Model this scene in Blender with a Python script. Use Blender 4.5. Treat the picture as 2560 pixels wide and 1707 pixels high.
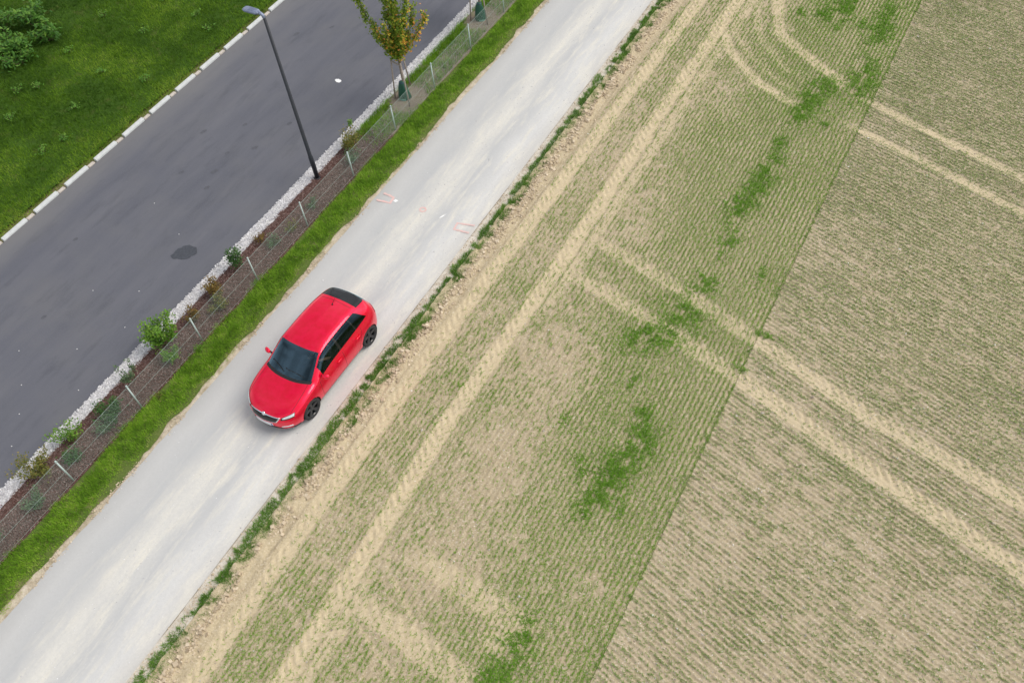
import bpy, bmesh, math, random
import numpy as np
from mathutils import Vector, Matrix
from mathutils.bvhtree import BVHTree

for o in list(bpy.data.objects):
    bpy.data.objects.remove(o)
random.seed(7)
rng = np.random.default_rng(7)
scene = bpy.context.scene
COL = scene.collection

# ------------------------------------------------------------------ camera
cam_d = bpy.data.cameras.new('camera')
cam_d.sensor_width = 36.0
cam_d.sensor_fit = 'HORIZONTAL'
cam_d.lens = 2208.75 / 2560 * 36.0
cam_d.clip_end = 2000.0
cam = bpy.data.objects.new('camera', cam_d)
COL.objects.link(cam)
CR = Vector((0.8705321843, 0.4867768164, -0.0722637332))
CU = Vector((-0.3526062942, 0.7194235606, 0.5984133536))
CF = Vector((-0.3432819794, 0.4954574367, -0.7979219329))
mw = Matrix((CR, CU, -CF)).transposed().to_4x4()
mw.translation = Vector((0, 0, 19.0729))
cam.matrix_world = mw
scene.camera = cam

# ------------------------------------------------------------------ sky, sun, exposure (overcast day)
SUN_EL, SUN_AZ = math.radians(52), math.radians(55)      # azimuth from +Y towards +X
world = bpy.data.worlds.new('World')
scene.world = world
world.use_nodes = True
nt = world.node_tree
nt.nodes.clear()
wo = nt.nodes.new('ShaderNodeOutputWorld')
bg = nt.nodes.new('ShaderNodeBackground')
sky = nt.nodes.new('ShaderNodeTexSky')
sky.sky_type = 'NISHITA'
sky.sun_disc = False
sky.sun_elevation = SUN_EL
sky.sun_rotation = SUN_AZ
hs = nt.nodes.new('ShaderNodeHueSaturation')
hs.inputs['Saturation'].default_value = 0.22
tc = nt.nodes.new('ShaderNodeTexCoord')
cl = nt.nodes.new('ShaderNodeTexNoise')
cl.inputs['Scale'].default_value = 3.2
cl.inputs['Detail'].default_value = 6
cr_ = nt.nodes.new('ShaderNodeMapRange')
cr_.inputs['From Min'].default_value = 0.35
cr_.inputs['From Max'].default_value = 0.65
cr_.inputs['To Min'].default_value = 0.45
cr_.inputs['To Max'].default_value = 1.55
mx = nt.nodes.new('ShaderNodeVectorMath')
mx.operation = 'SCALE'
L = nt.links.new
L(sky.outputs[0], hs.inputs['Color'])
L(tc.outputs['Generated'], cl.inputs['Vector'])
L(cl.outputs['Fac'], cr_.inputs['Value'])
L(hs.outputs[0], mx.inputs[0])
L(cr_.outputs[0], mx.inputs['Scale'])
L(mx.outputs[0], bg.inputs['Color'])
bg.inputs['Strength'].default_value = 0.13
L(bg.outputs[0], wo.inputs['Surface'])

sun_d = bpy.data.lights.new('sun', 'SUN')
sun_d.energy = 1.3
sun_d.angle = math.radians(34)
sun_d.color = (1.0, 0.93, 0.83)
sun = bpy.data.objects.new('sun', sun_d)
COL.objects.link(sun)
sdir = Vector((math.cos(SUN_EL) * math.sin(SUN_AZ), math.cos(SUN_EL) * math.cos(SUN_AZ), math.sin(SUN_EL)))
sun.rotation_mode = 'QUATERNION'
sun.rotation_quaternion = sdir.to_track_quat('Z', 'Y')
sun.location = sdir * 60

vs = scene.view_settings
vs.view_transform = 'Standard'
vs.look = 'None'
vs.exposure = 0.72
vs.gamma = 1.0
vs.use_curve_mapping = False


# ------------------------------------------------------------------ helpers
def tag(o, label=None, cat=None, group=None, kind=None):
    if label: o['label'] = label
    if cat: o['category'] = cat
    if group: o['group'] = group
    if kind: o['kind'] = kind
    return o


def link(o, parent=None):
    COL.objects.link(o)
    if parent is not None:
        o.parent = parent
    return o


def empty(name, loc=(0, 0, 0), rz=0.0):
    o = bpy.data.objects.new(name, None)
    o.location = loc
    o.rotation_euler = (0, 0, rz)
    o.empty_display_size = 0.2
    return link(o)


def mesh_np(name, V, F, mat=None, attrs=None, smooth=False):
    V = np.ascontiguousarray(V, dtype=np.float32)
    F = np.ascontiguousarray(F, dtype=np.int32)
    me = bpy.data.meshes.new(name)
    k = F.shape[1]
    me.vertices.add(len(V))
    me.vertices.foreach_set('co', V.ravel())
    me.loops.add(F.size)
    me.loops.foreach_set('vertex_index', F.ravel())
    me.polygons.add(len(F))
    me.polygons.foreach_set('loop_start', np.arange(0, F.size, k, dtype=np.int32))
    me.polygons.foreach_set('use_smooth', np.full(len(F), smooth, dtype=bool))
    me.update(calc_edges=True)
    if attrs:
        for n, a in attrs.items():
            at = me.attributes.new(n, 'FLOAT', 'POINT')
            at.data.foreach_set('value', np.ascontiguousarray(a, dtype=np.float32))
    if mat:
        me.materials.append(mat)
    return me


def obj_np(name, V, F, mat=None, parent=None, attrs=None, smooth=False):
    return link(bpy.data.objects.new(name, mesh_np(name, V, F, mat, attrs, smooth)), parent)


class MB:
    def __init__(self):
        self.v = []
        self.f = []

    def add(self, vs_, fs):
        n = len(self.v)
        self.v += [tuple(v) for v in vs_]
        self.f += [tuple(i + n for i in f) for f in fs]

    def box(self, c, s, rz=0.0):
        cx, cy, cz = c
        a, b, h = s[0] / 2, s[1] / 2, s[2] / 2
        ca, sa = math.cos(rz), math.sin(rz)
        vv = []
        for z in (-h, h):
            for x, y in ((-a, -b), (a, -b), (a, b), (-a, b)):
                vv.append((cx + x * ca - y * sa, cy + x * sa + y * ca, cz + z))
        self.add(vv, [(3, 2, 1, 0), (4, 5, 6, 7), (0, 1, 5, 4), (1, 2, 6, 5), (2, 3, 7, 6), (3, 0, 4, 7)])

    def tube(self, pts, rad, n=8, cap=True):
        pts = [Vector(p) for p in pts]
        if not hasattr(rad, '__len__'):
            rad = [rad] * len(pts)
        vv = []
        prev = None
        for i, p in enumerate(pts):
            d = (pts[min(i + 1, len(pts) - 1)] - pts[max(i - 1, 0)]).normalized()
            if prev is None:
                a = d.orthogonal().normalized()
            else:
                a = (prev - d * prev.dot(d)).normalized()
            prev = a
            b = d.cross(a)
            for k in range(n):
                t = 2 * math.pi * k / n
                vv.append(p + (a * math.cos(t) + b * math.sin(t)) * rad[i])
        ff = []
        for i in range(len(pts) - 1):
            for k in range(n):
                k2 = (k + 1) % n
                ff.append((i * n + k, i * n + k2, (i + 1) * n + k2, (i + 1) * n + k))
        if cap:
            ff.append(tuple(range(n - 1, -1, -1)))
            m = (len(pts) - 1) * n
            ff.append(tuple(range(m, m + n)))
        self.add(vv, ff)

    def lathe(self, prof, n=24, axis='Z', c=(0, 0, 0)):
        vv = []
        for r, h in prof:
            for k in range(n):
                t = 2 * math.pi * k / n
                x, y = r * math.cos(t), r * math.sin(t)
                if axis == 'Z':
                    vv.append((c[0] + x, c[1] + y, c[2] + h))
                else:
                    vv.append((c[0] + h, c[1] + x, c[2] + y))
        ff = []
        for i in range(len(prof) - 1):
            for k in range(n):
                k2 = (k + 1) % n
                ff.append((i * n + k, i * n + k2, (i + 1) * n + k2, (i + 1) * n + k))
        self.add(vv, ff)

    def build(self, name, mat, parent=None, smooth=False):
        me = bpy.data.meshes.new(name)
        me.from_pydata(self.v, [], self.f)
        me.update()
        if mat:
            me.materials.append(mat)
        if smooth:
            me.polygons.foreach_set('use_smooth', [True] * len(me.polygons))
        return link(bpy.data.objects.new(name, me), parent)


def bevel(o, w=0.01, seg=2, angle=0.6):
    m = o.modifiers.new('bevel', 'BEVEL')
    m.width = w
    m.segments = seg
    m.limit_method = 'ANGLE'
    m.angle_limit = angle
    return o


def copy_tree(o, parent=None):
    c = o.copy()
    link(c, parent)
    for ch in list(o.children):
        copy_tree(ch, c)
    return c


def _hash(ix, iy, seed):
    h = (ix.astype(np.int64) * 374761393 + iy.astype(np.int64) * 668265263 + seed * 1442695041) & 0x7fffffff
    h = ((h ^ (h >> 13)) * 1274126177) & 0x7fffffff
    return ((h ^ (h >> 16)) & 0xffff) / 65535.0


def vn(x, y, s, seed=0):
    x = np.asarray(x, dtype=np.float64) / s
    y = np.asarray(y, dtype=np.float64) / s
    ix, iy = np.floor(x), np.floor(y)
    fx, fy = x - ix, y - iy
    fx = fx * fx * (3 - 2 * fx)
    fy = fy * fy * (3 - 2 * fy)
    a = _hash(ix, iy, seed)
    b = _hash(ix + 1, iy, seed)
    c = _hash(ix, iy + 1, seed)
    d = _hash(ix + 1, iy + 1, seed)
    return a + (b - a) * fx + (c - a) * fy + (a - b - c + d) * fx * fy


def fbm(x, y, s, seed=0, o=3):
    r, a, t = 0, 1.0, 0
    for k in range(o):
        r = r + a * vn(x, y, s / 2 ** k, seed + 17 * k)
        t += a
        a *= 0.5
    return r / t


def sstep(a, b, x):
    t = np.clip((x - a) / (b - a), 0, 1)
    return t * t * (3 - 2 * t)


GA = np.array([(-35.76, 17.86), (0.78, 33.08), (5.30, 8.90), (-13.75, -1.25)])


def vis(x, y, m=2.0):
    ok = np.ones(np.shape(x), bool)
    for i in range(4):
        a, b = GA[i], GA[(i + 1) % 4]
        d = (b - a) / np.linalg.norm(b - a)
        ok &= ((x - a[0]) * d[1] - (y - a[1]) * d[0]) > -m
    return ok


# ------------------------------------------------------------------ materials
def newmat(name):
    m = bpy.data.materials.new(name)
    m.use_nodes = True
    t = m.node_tree
    p = t.nodes.get('Principled BSDF')
    return m, t, p


def setp(p, base=None, rough=None, spec=None, metal=None):
    if base is not None: p.inputs['Base Color'].default_value = (*base, 1)
    if rough is not None: p.inputs['Roughness'].default_value = rough
    if spec is not None: p.inputs['Specular IOR Level'].default_value = spec
    if metal is not None: p.inputs['Metallic'].default_value = metal


def plain(name, base, rough=0.6, spec=0.3, metal=0.0, vary=0.12, scale=20.0):
    m, t, p = newmat(name)
    setp(p, base, rough, spec, metal)
    if vary:
        n = t.nodes.new('ShaderNodeTexNoise')
        n.inputs['Scale'].default_value = scale
        n.inputs['Detail'].default_value = 4
        tc_ = t.nodes.new('ShaderNodeTexCoord')
        r = ramp(t, [(0.25, tuple(c * (1 - vary) for c in base)), (0.75, tuple(min(1, c * (1 + vary)) for c in base))])
        t.links.new(tc_.outputs['Object'], n.inputs['Vector'])
        t.links.new(n.outputs['Fac'], r.inputs['Fac'])
        t.links.new(r.outputs['Color'], p.inputs['Base Color'])
    return m


def ramp(t, stops, interp='LINEAR'):
    r = t.nodes.new('ShaderNodeValToRGB')
    r.color_ramp.interpolation = interp
    e = r.color_ramp.elements
    while len(e) < len(stops):
        e.new(0.5)
    for el, (pos, c) in zip(e, stops):
        el.position = pos
        el.color = (*c, 1)
    return r


def noise(t, scale, detail=4, rough=0.5, vec=None, stretch=None):
    n = t.nodes.new('ShaderNodeTexNoise')
    n.inputs['Scale'].default_value = scale
    n.inputs['Detail'].default_value = detail
    n.inputs['Roughness'].default_value = rough
    g = t.nodes.new('ShaderNodeNewGeometry') if vec is None else None
    v = g.outputs['Position'] if vec is None else vec
    if stretch:
        mp = t.nodes.new('ShaderNodeMapping')
        mp.inputs['Scale'].default_value = stretch
        t.links.new(v, mp.inputs['Vector'])
        v = mp.outputs['Vector']
    t.links.new(v, n.inputs['Vector'])
    return n.outputs['Fac']


def mixc(t, fac, a, b, blend='MIX'):
    m = t.nodes.new('ShaderNodeMix')
    m.data_type = 'RGBA'
    m.blend_type = blend
    if isinstance(fac, float):
        m.inputs[0].default_value = fac
    else:
        t.links.new(fac, m.inputs[0])
    for i, c in ((6, a), (7, b)):
        if isinstance(c, tuple):
            m.inputs[i].default_value = (*c, 1)
        else:
            t.links.new(c, m.inputs[i])
    return m.outputs[2]


def mrange(t, v, a, b, c=0.0, d=1.0):
    m = t.nodes.new('ShaderNodeMapRange')
    m.inputs['From Min'].default_value = a
    m.inputs['From Max'].default_value = b
    m.inputs['To Min'].default_value = c
    m.inputs['To Max'].default_value = d
    t.links.new(v, m.inputs['Value'])
    return m.outputs[0]


def mathn(t, op, a, b):
    m = t.nodes.new('ShaderNodeMath')
    m.operation = op
    for i, v in enumerate((a, b)):
        if isinstance(v, (int, float)):
            m.inputs[i].default_value = v
        else:
            t.links.new(v, m.inputs[i])
    return m.outputs[0]


def bump(t, p, h, strength=0.5, dist=0.02):
    b = t.nodes.new('ShaderNodeBump')
    b.inputs['Strength'].default_value = strength
    b.inputs['Distance'].default_value = dist
    t.links.new(h, b.inputs['Height'])
    t.links.new(b.outputs[0], p.inputs['Normal'])


def attr(t, name):
    a = t.nodes.new('ShaderNodeAttribute')
    a.attribute_name = name
    return a.outputs['Fac']


def tonemat(name, stops, rough=0.6, spec=0.2, trans=0.0):
    m, t, p = newmat(name)
    setp(p, None, rough, spec)
    r = ramp(t, stops)
    t.links.new(attr(t, 'tone'), r.inputs['Fac'])
    t.links.new(r.outputs['Color'], p.inputs['Base Color'])
    if trans > 0:
        tr = t.nodes.new('ShaderNodeBsdfTranslucent')
        t.links.new(r.outputs['Color'], tr.inputs['Color'])
        ms = t.nodes.new('ShaderNodeMixShader')
        ms.inputs[0].default_value = trans
        t.links.new(p.outputs[0], ms.inputs[1])
        t.links.new(tr.outputs[0], ms.inputs[2])
        t.links.new(ms.outputs[0], t.nodes['Material Output'].inputs['Surface'])
    return m


M = {}
# pale compacted chalk / gravel track
m, t, p = newmat('chalk_gravel')
setp(p, None, 0.9, 0.15)
g = t.nodes.new('ShaderNodeNewGeometry')
sx = t.nodes.new('ShaderNodeSeparateXYZ')
t.links.new(g.outputs['Position'], sx.inputs[0])
wob = noise(t, 0.35, 3, 0.5)
xx = mathn(t, 'ADD', sx.outputs['X'], mathn(t, 'MULTIPLY', mathn(t, 'SUBTRACT', wob, 0.5), 0.7))
lat = mrange(t, xx, -14.85, -11.2)
prof = ramp(t, [(0.0, (0.43, 0.425, 0.41)), (0.14, (0.53, 0.525, 0.51)), (0.30, (0.455, 0.46, 0.462)), (0.50, (0.70, 0.675, 0.61)),
                (0.66, (0.475, 0.478, 0.478)), (0.85, (0.67, 0.66, 0.635)), (1.0, (0.58, 0.55, 0.50))])
t.links.new(lat, prof.inputs['Fac'])
st = noise(t, 1.0, 5, 0.65, stretch=(2.6, 0.55, 1))
c1 = mixc(t, mrange(t, st, 0.3, 0.7, 0, 0.55), prof.outputs['Color'], (0.50, 0.50, 0.495))
pat = noise(t, 1.6, 6, 0.68, stretch=(2.6, 0.42, 1))
pm = mathn(t, 'MULTIPLY', mrange(t, pat, 0.48, 0.72, 0, 0.8), mrange(t, lat, 0.2, 0.45))
c2 = mixc(t, pm, c1, (0.74, 0.70, 0.60))
fine = noise(t, 60, 3, 0.7)
c3 = mixc(t, mrange(t, fine, 0.3, 0.75, 0, 0.22), c2, (0.33, 0.33, 0.33))
c3 = mixc(t, mrange(t, noise(t, 16, 5, 0.75), 0.42, 0.72, 0, 0.30), c3, (0.40, 0.395, 0.385))
vo = t.nodes.new('ShaderNodeTexVoronoi')
vo.inputs['Scale'].default_value = 14
t.links.new(g.outputs['Position'], vo.inputs['Vector'])
c4 = mixc(t, mrange(t, vo.outputs['Distance'], 0.10, 0.02, 0, 0.30), c3, (0.75, 0.73, 0.68))
t.links.new(c4, p.inputs['Base Color'])
bump(t, p, mathn(t, 'ADD', fine, mathn(t, 'MULTIPLY', st, 0.5)), 0.35, 0.01)
M['track'] = m

# asphalt
m, t, p = newmat('asphalt')
setp(p, None, 0.82, 0.25)
a1 = noise(t, 0.9, 5, 0.6, stretch=(1.5, 0.22, 1))
a2 = noise(t, 0.5, 4, 0.6)
ba = mixc(t, mrange(t, a1, 0.3, 0.72), (0.104, 0.108, 0.131), (0.138, 0.140, 0.161))
bb = mixc(t, mrange(t, a2, 0.45, 0.8, 0, 0.5), ba, (0.160, 0.157, 0.158))
a3 = noise(t, 1.7, 6, 0.65, stretch=(1.3, 0.35, 1))
bc = mixc(t, mrange(t, a3, 0.52, 0.72, 0, 0.52), bb, (0.072, 0.076, 0.093))
af = noise(t, 90, 2, 0.6)
bd = mixc(t, mrange(t, af, 0.3, 0.7, 0, 0.25), bc, (0.085, 0.085, 0.092))
bd = mixc(t, mrange(t, noise(t, 20, 4, 0.75), 0.5, 0.75, 0, 0.35), bd, (0.160, 0.165, 0.187))
g = t.nodes.new('ShaderNodeNewGeometry')
sx = t.nodes.new('ShaderNodeSeparateXYZ')
t.links.new(g.outputs['Position'], sx.inputs[0])
be = mixc(t, mrange(t, sx.outputs['X'], -23.4, -24.45, 0, 0.55), bd, (0.19, 0.185, 0.178))
t.links.new(be, p.inputs['Base Color'])
bump(t, p, af, 0.35, 0.006)
M['asphalt'] = m

# field soil : loose / compacted by attribute comp
def soilmat(nm_, k3):
    q = lambda c: tuple(a * b for a, b in zip(c, k3))
    m, t, p = newmat(nm_)
    setp(p, None, 0.95, 0.1)
    n1 = noise(t, 22, 5, 0.7)
    n2 = noise(t, 1.1, 4, 0.6)
    n3 = noise(t, 55, 3, 0.7)
    loose = mixc(t, mrange(t, n1, 0.3, 0.72), q((0.345, 0.278, 0.170)), q((0.51, 0.425, 0.285)))
    loose = mixc(t, mrange(t, n2, 0.35, 0.7, 0, 0.6), loose, q((0.455, 0.38, 0.255)))
    pale = mixc(t, mrange(t, n1, 0.3, 0.7), (0.58, 0.475, 0.305), (0.69, 0.575, 0.385))
    cmp_ = mathn(t, 'MULTIPLY', attr(t, 'comp'), mrange(t, noise(t, 7, 4, 0.65), 0.3, 0.6, 0.7, 1.0))
    cc = mixc(t, cmp_, loose, pale)
    vo = t.nodes.new('ShaderNodeTexVoronoi')
    vo.inputs['Scale'].default_value = 34
    vo.inputs['Randomness'].default_value = 1.0
    gp = t.nodes.new('ShaderNodeNewGeometry')
    t.links.new(gp.outputs['Position'], vo.inputs['Vector'])
    sc = t.nodes.new('ShaderNodeSeparateColor')
    t.links.new(vo.outputs['Color'], sc.inputs[0])
    spk = ramp(t, [(0.0, (0.25, 0.20, 0.13)), (0.3, (0.36, 0.29, 0.19)), (0.6, (0.44, 0.37, 0.265)), (0.85, (0.56, 0.47, 0.34)), (1.0, (0.66, 0.60, 0.50))])
    t.links.new(sc.outputs[0], spk.inputs['Fac'])
    cc = mixc(t, mathn(t, 'MULTIPLY', mrange(t, sc.outputs[1], 0.2, 1.0, 0.10, 0.66), mathn(t, 'SUBTRACT', 1.0, mathn(t, 'MULTIPLY', cmp_, 0.75))), cc, mixc(t, 1.0, spk.outputs['Color'], k3, 'MULTIPLY'))
    cc = mixc(t, mrange(t, n3, 0.62, 0.8, 0, 0.5), cc, (0.52, 0.47, 0.41))
    cc = mixc(t, mrange(t, n3, 0.40, 0.25, 0, 0.45), cc, (0.235, 0.185, 0.13))
    t.links.new(cc, p.inputs['Base Color'])
    bump(t, p, mathn(t, 'ADD', n1, mathn(t, 'MULTIPLY', n3, 0.6)), 0.7, 0.02)
    return m


M['soil'] = soilmat('headland_soil', (1.0, 1.0, 1.0))
M['soil2'] = soilmat('drilled_soil', (1.04, 1.045, 1.07))


def groundmat(name, stops, scale, fscale, dark, bs=0.6, bd=0.02, rough=0.95):
    m, t, p = newmat(name)
    setp(p, None, rough, 0.1)
    r = ramp(t, stops)
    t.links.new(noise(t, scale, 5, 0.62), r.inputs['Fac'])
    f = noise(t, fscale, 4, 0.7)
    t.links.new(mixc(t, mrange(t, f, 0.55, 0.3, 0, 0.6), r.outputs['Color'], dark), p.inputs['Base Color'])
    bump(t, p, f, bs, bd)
    return m


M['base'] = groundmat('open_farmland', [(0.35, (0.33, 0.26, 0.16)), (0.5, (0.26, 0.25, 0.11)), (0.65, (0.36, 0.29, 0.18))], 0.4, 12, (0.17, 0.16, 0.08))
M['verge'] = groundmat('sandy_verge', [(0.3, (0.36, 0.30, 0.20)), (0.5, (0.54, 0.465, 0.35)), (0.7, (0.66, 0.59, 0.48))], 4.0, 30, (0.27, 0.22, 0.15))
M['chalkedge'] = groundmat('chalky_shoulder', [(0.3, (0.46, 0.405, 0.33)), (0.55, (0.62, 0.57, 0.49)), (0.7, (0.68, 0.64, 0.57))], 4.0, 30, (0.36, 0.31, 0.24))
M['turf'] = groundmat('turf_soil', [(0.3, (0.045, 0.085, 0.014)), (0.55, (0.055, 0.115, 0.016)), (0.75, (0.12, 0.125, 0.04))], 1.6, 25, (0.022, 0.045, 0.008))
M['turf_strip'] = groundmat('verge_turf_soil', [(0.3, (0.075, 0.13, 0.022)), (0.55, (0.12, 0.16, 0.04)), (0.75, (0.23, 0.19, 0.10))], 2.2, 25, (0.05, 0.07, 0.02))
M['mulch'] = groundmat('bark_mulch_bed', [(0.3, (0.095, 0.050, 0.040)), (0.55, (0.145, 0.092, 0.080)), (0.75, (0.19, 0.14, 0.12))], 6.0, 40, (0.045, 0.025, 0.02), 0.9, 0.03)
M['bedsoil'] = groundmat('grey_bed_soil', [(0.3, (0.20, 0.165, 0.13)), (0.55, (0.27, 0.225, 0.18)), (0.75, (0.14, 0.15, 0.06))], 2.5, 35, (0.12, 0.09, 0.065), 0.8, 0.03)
M['gravelbase'] = groundmat('gravel_bed', [(0.3, (0.50, 0.49, 0.49)), (0.7, (0.68, 0.67, 0.66))], 9, 40, (0.3, 0.29, 0.28))

M['chips'] = tonemat('bark_chips', [(0.0, (0.055, 0.025, 0.020)), (0.35, (0.135, 0.070, 0.060)), (0.7, (0.225, 0.145, 0.130)), (1.0, (0.34, 0.265, 0.235))], 0.9, 0.1)
M['gravel'] = tonemat('white_gravel', [(0.0, (0.28, 0.27, 0.29)), (0.4, (0.50, 0.49, 0.51)), (1.0, (0.74, 0.73, 0.73))], 0.85, 0.2)
M['clods'] = tonemat('dry_clods', [(0.0, (0.30, 0.235, 0.16)), (0.5, (0.50, 0.405, 0.285)), (1.0, (0.66, 0.56, 0.42))], 0.95, 0.1)
M['stones'] = tonemat('field_stones', [(0.0, (0.24, 0.19, 0.14)), (0.5, (0.42, 0.37, 0.31)), (0.8, (0.55, 0.51, 0.46)), (1.0, (0.85, 0.82, 0.76))], 0.9, 0.2)
M['crop'] = tonemat('cereal_seedlings', [(0.0, (0.12, 0.245, 0.030)), (0.5, (0.205, 0.375, 0.048)), (0.85, (0.31, 0.46, 0.085)), (1.0, (0.45, 0.46, 0.15))], 0.6, 0.2, 0.3)
M['weedline'] = tonemat('edge_weeds', [(0.0, (0.070, 0.165, 0.022)), (0.45, (0.135, 0.285, 0.036)), (0.8, (0.23, 0.385, 0.070)), (1.0, (0.38, 0.39, 0.15))], 0.6, 0.2, 0.3)
M['crop2'] = tonemat('cereal_seedlings_thin', [(0.0, (0.13, 0.225, 0.050)), (0.5, (0.21, 0.325, 0.082)), (0.85, (0.31, 0.415, 0.13)), (1.0, (0.46, 0.46, 0.20))], 0.6, 0.2, 0.3)
M['weed'] = tonemat('volunteer_weeds', [(0.0, (0.115, 0.255, 0.022)), (0.5, (0.20, 0.40, 0.04)), (1.0, (0.32, 0.52, 0.08))], 0.6, 0.2, 0.3)
M['grass'] = tonemat('verge_grass', [(0.0, (0.080, 0.17, 0.012)), (0.40, (0.175, 0.35, 0.021)), (0.75, (0.30, 0.49, 0.04)), (1.0, (0.43, 0.42, 0.15))], 0.6, 0.2, 0.3)
M['lawn'] = tonemat('lawn_grass', [(0.0, (0.032, 0.085, 0.004)), (0.4, (0.078, 0.168, 0.007)), (0.7, (0.165, 0.295, 0.017)), (1.0, (0.29, 0.38, 0.055))], 0.65, 0.15, 0.25)
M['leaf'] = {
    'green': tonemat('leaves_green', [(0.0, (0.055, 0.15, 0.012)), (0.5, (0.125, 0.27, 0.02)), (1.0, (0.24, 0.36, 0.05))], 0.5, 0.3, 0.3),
    'dark': tonemat('leaves_dark', [(0.0, (0.022, 0.07, 0.012)), (0.5, (0.05, 0.13, 0.025)), (1.0, (0.10, 0.18, 0.05))], 0.5, 0.3, 0.3),
    'olive': tonemat('leaves_olive', [(0.0, (0.08, 0.10, 0.02)), (0.5, (0.17, 0.19, 0.04)), (0.8, (0.29, 0.22, 0.055)), (1.0, (0.36, 0.31, 0.11))], 0.6, 0.2, 0.3),
    'rust': tonemat('leaves_rust', [(0.0, (0.07, 0.05, 0.02)), (0.4, (0.15, 0.12, 0.03)), (0.75, (0.26, 0.14, 0.035)), (1.0, (0.32, 0.26, 0.08))], 0.6, 0.2, 0.3),
    'blue': tonemat('leaves_blue', [(0.0, (0.05, 0.095, 0.04)), (0.5, (0.105, 0.17, 0.075)), (1.0, (0.19, 0.25, 0.13))], 0.5, 0.3, 0.3),
    'tree': tonemat('leaves_autumn', [(0.0, (0.07, 0.14, 0.012)), (0.3, (0.165, 0.26, 0.022)), (0.55, (0.31, 0.37, 0.04)), (0.70, (0.56, 0.45, 0.05)), (0.85, (0.68, 0.38, 0.05)), (1.0, (0.74, 0.30, 0.09))], 0.5, 0.3, 0.3),
    'broad': tonemat('leaves_broad', [(0.0, (0.030, 0.10, 0.012)), (0.5, (0.075, 0.20, 0.02)), (1.0, (0.19, 0.33, 0.05))], 0.5, 0.3, 0.3),
    'lawnweed': tonemat('leaves_lawnweed', [(0.0, (0.045, 0.14, 0.015)), (0.5, (0.105, 0.26, 0.025)), (1.0, (0.23, 0.38, 0.055))], 0.5, 0.3, 0.3),
}
M['bark'] = plain('grey_bark', (0.20, 0.16, 0.13), 0.85, 0.2, vary=0.3, scale=30)
M['stem'] = plain('brown_stem', (0.12, 0.085, 0.05), 0.8, 0.2, vary=0.3, scale=40)
M['wood'] = plain('weathered_stake', (0.30, 0.255, 0.22), 0.85, 0.15, vary=0.25, scale=25)
M['galv'] = plain('galvanised_steel', (0.42, 0.50, 0.47), 0.5, 0.4, 0.15, vary=0.12, scale=30)
M['wire'] = plain('green_grey_wire', (0.33, 0.41, 0.37), 0.55, 0.4, 0.1, vary=0.1)
M['lamppost'] = plain('anthracite_coating', (0.020, 0.023, 0.030), 0.5, 0.4, vary=0.15)
M['lamphead'] = plain('blue_grey_casting', (0.20, 0.235, 0.33), 0.35, 0.5, 0.2, vary=0.08)
M['lampglass'] = plain('lamp_lens', (0.30, 0.32, 0.34), 0.15, 0.5, vary=0)
M['kerb'] = plain('white_kerb_concrete', (0.52, 0.535, 0.53), 0.85, 0.2, vary=0.10, scale=7)
M['kerblow'] = plain('tan_kerb_concrete', (0.50, 0.45, 0.40), 0.9, 0.15, vary=0.15, scale=9)
M['bag'] = plain('green_tree_bag', (0.012, 0.075, 0.045), 0.42, 0.45, vary=0.2, scale=12)
M['pink'] = None

# pink spray paint worn into the gravel
m, t, p = newmat('pink_spray')
setp(p, None, 0.85, 0.1)
t.links.new(mixc(t, mrange(t, noise(t, 30, 4, 0.7), 0.30, 0.66, 0.30, 1.0), (0.84, 0.36, 0.33), (0.60, 0.52, 0.49)), p.inputs['Base Color'])
M['pink'] = m
M['whitepaint'] = plain('white_splash', (0.80, 0.80, 0.79), 0.8, 0.2, vary=0.08, scale=30)
M['tar'] = plain('dark_tar', (0.055, 0.060, 0.072), 0.65, 0.35, vary=0.25, scale=14)
M['oil'] = plain('oil_stain', (0.088, 0.090, 0.104), 0.7, 0.3, vary=0.15, scale=10)

# ------------------------------------------------------------------ large structure
def strip(name, xl, xr, y0, y1, z, mat, nx=8, dy=0.12, rag=(0.0, 0.0), seed=1, crown=0.0, zb=0.0):
    ys = np.arange(y0, y1 + 1e-6, dy)
    l = xl + rag[0] * (fbm(ys, ys * 0 + seed, 0.7, seed, 4) - 0.5) * 2
    r = xr + rag[1] * (fbm(ys, ys * 0 + seed + 9, 0.7, seed + 3, 4) - 0.5) * 2
    u = np.linspace(0, 1, nx)
    X = l[:, None] + (r - l)[:, None] * u[None]
    Y = np.repeat(ys[:, None], nx, 1)
    Z = z + crown * (1 - (2 * u[None] - 1) ** 2) + zb * (fbm(X, Y, 0.5, seed + 5) - 0.5) * 2
    V = np.stack([X, Y, Z + 0 * X], -1).reshape(-1, 3)
    i = np.arange(len(ys) - 1)[:, None] * nx + np.arange(nx - 1)[None]
    F = np.stack([i, i + 1, i + nx + 1, i + nx], -1).reshape(-1, 4)
    o = obj_np(name, V, F, mat, smooth=True)
    o['kind'] = 'structure'
    return o


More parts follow.
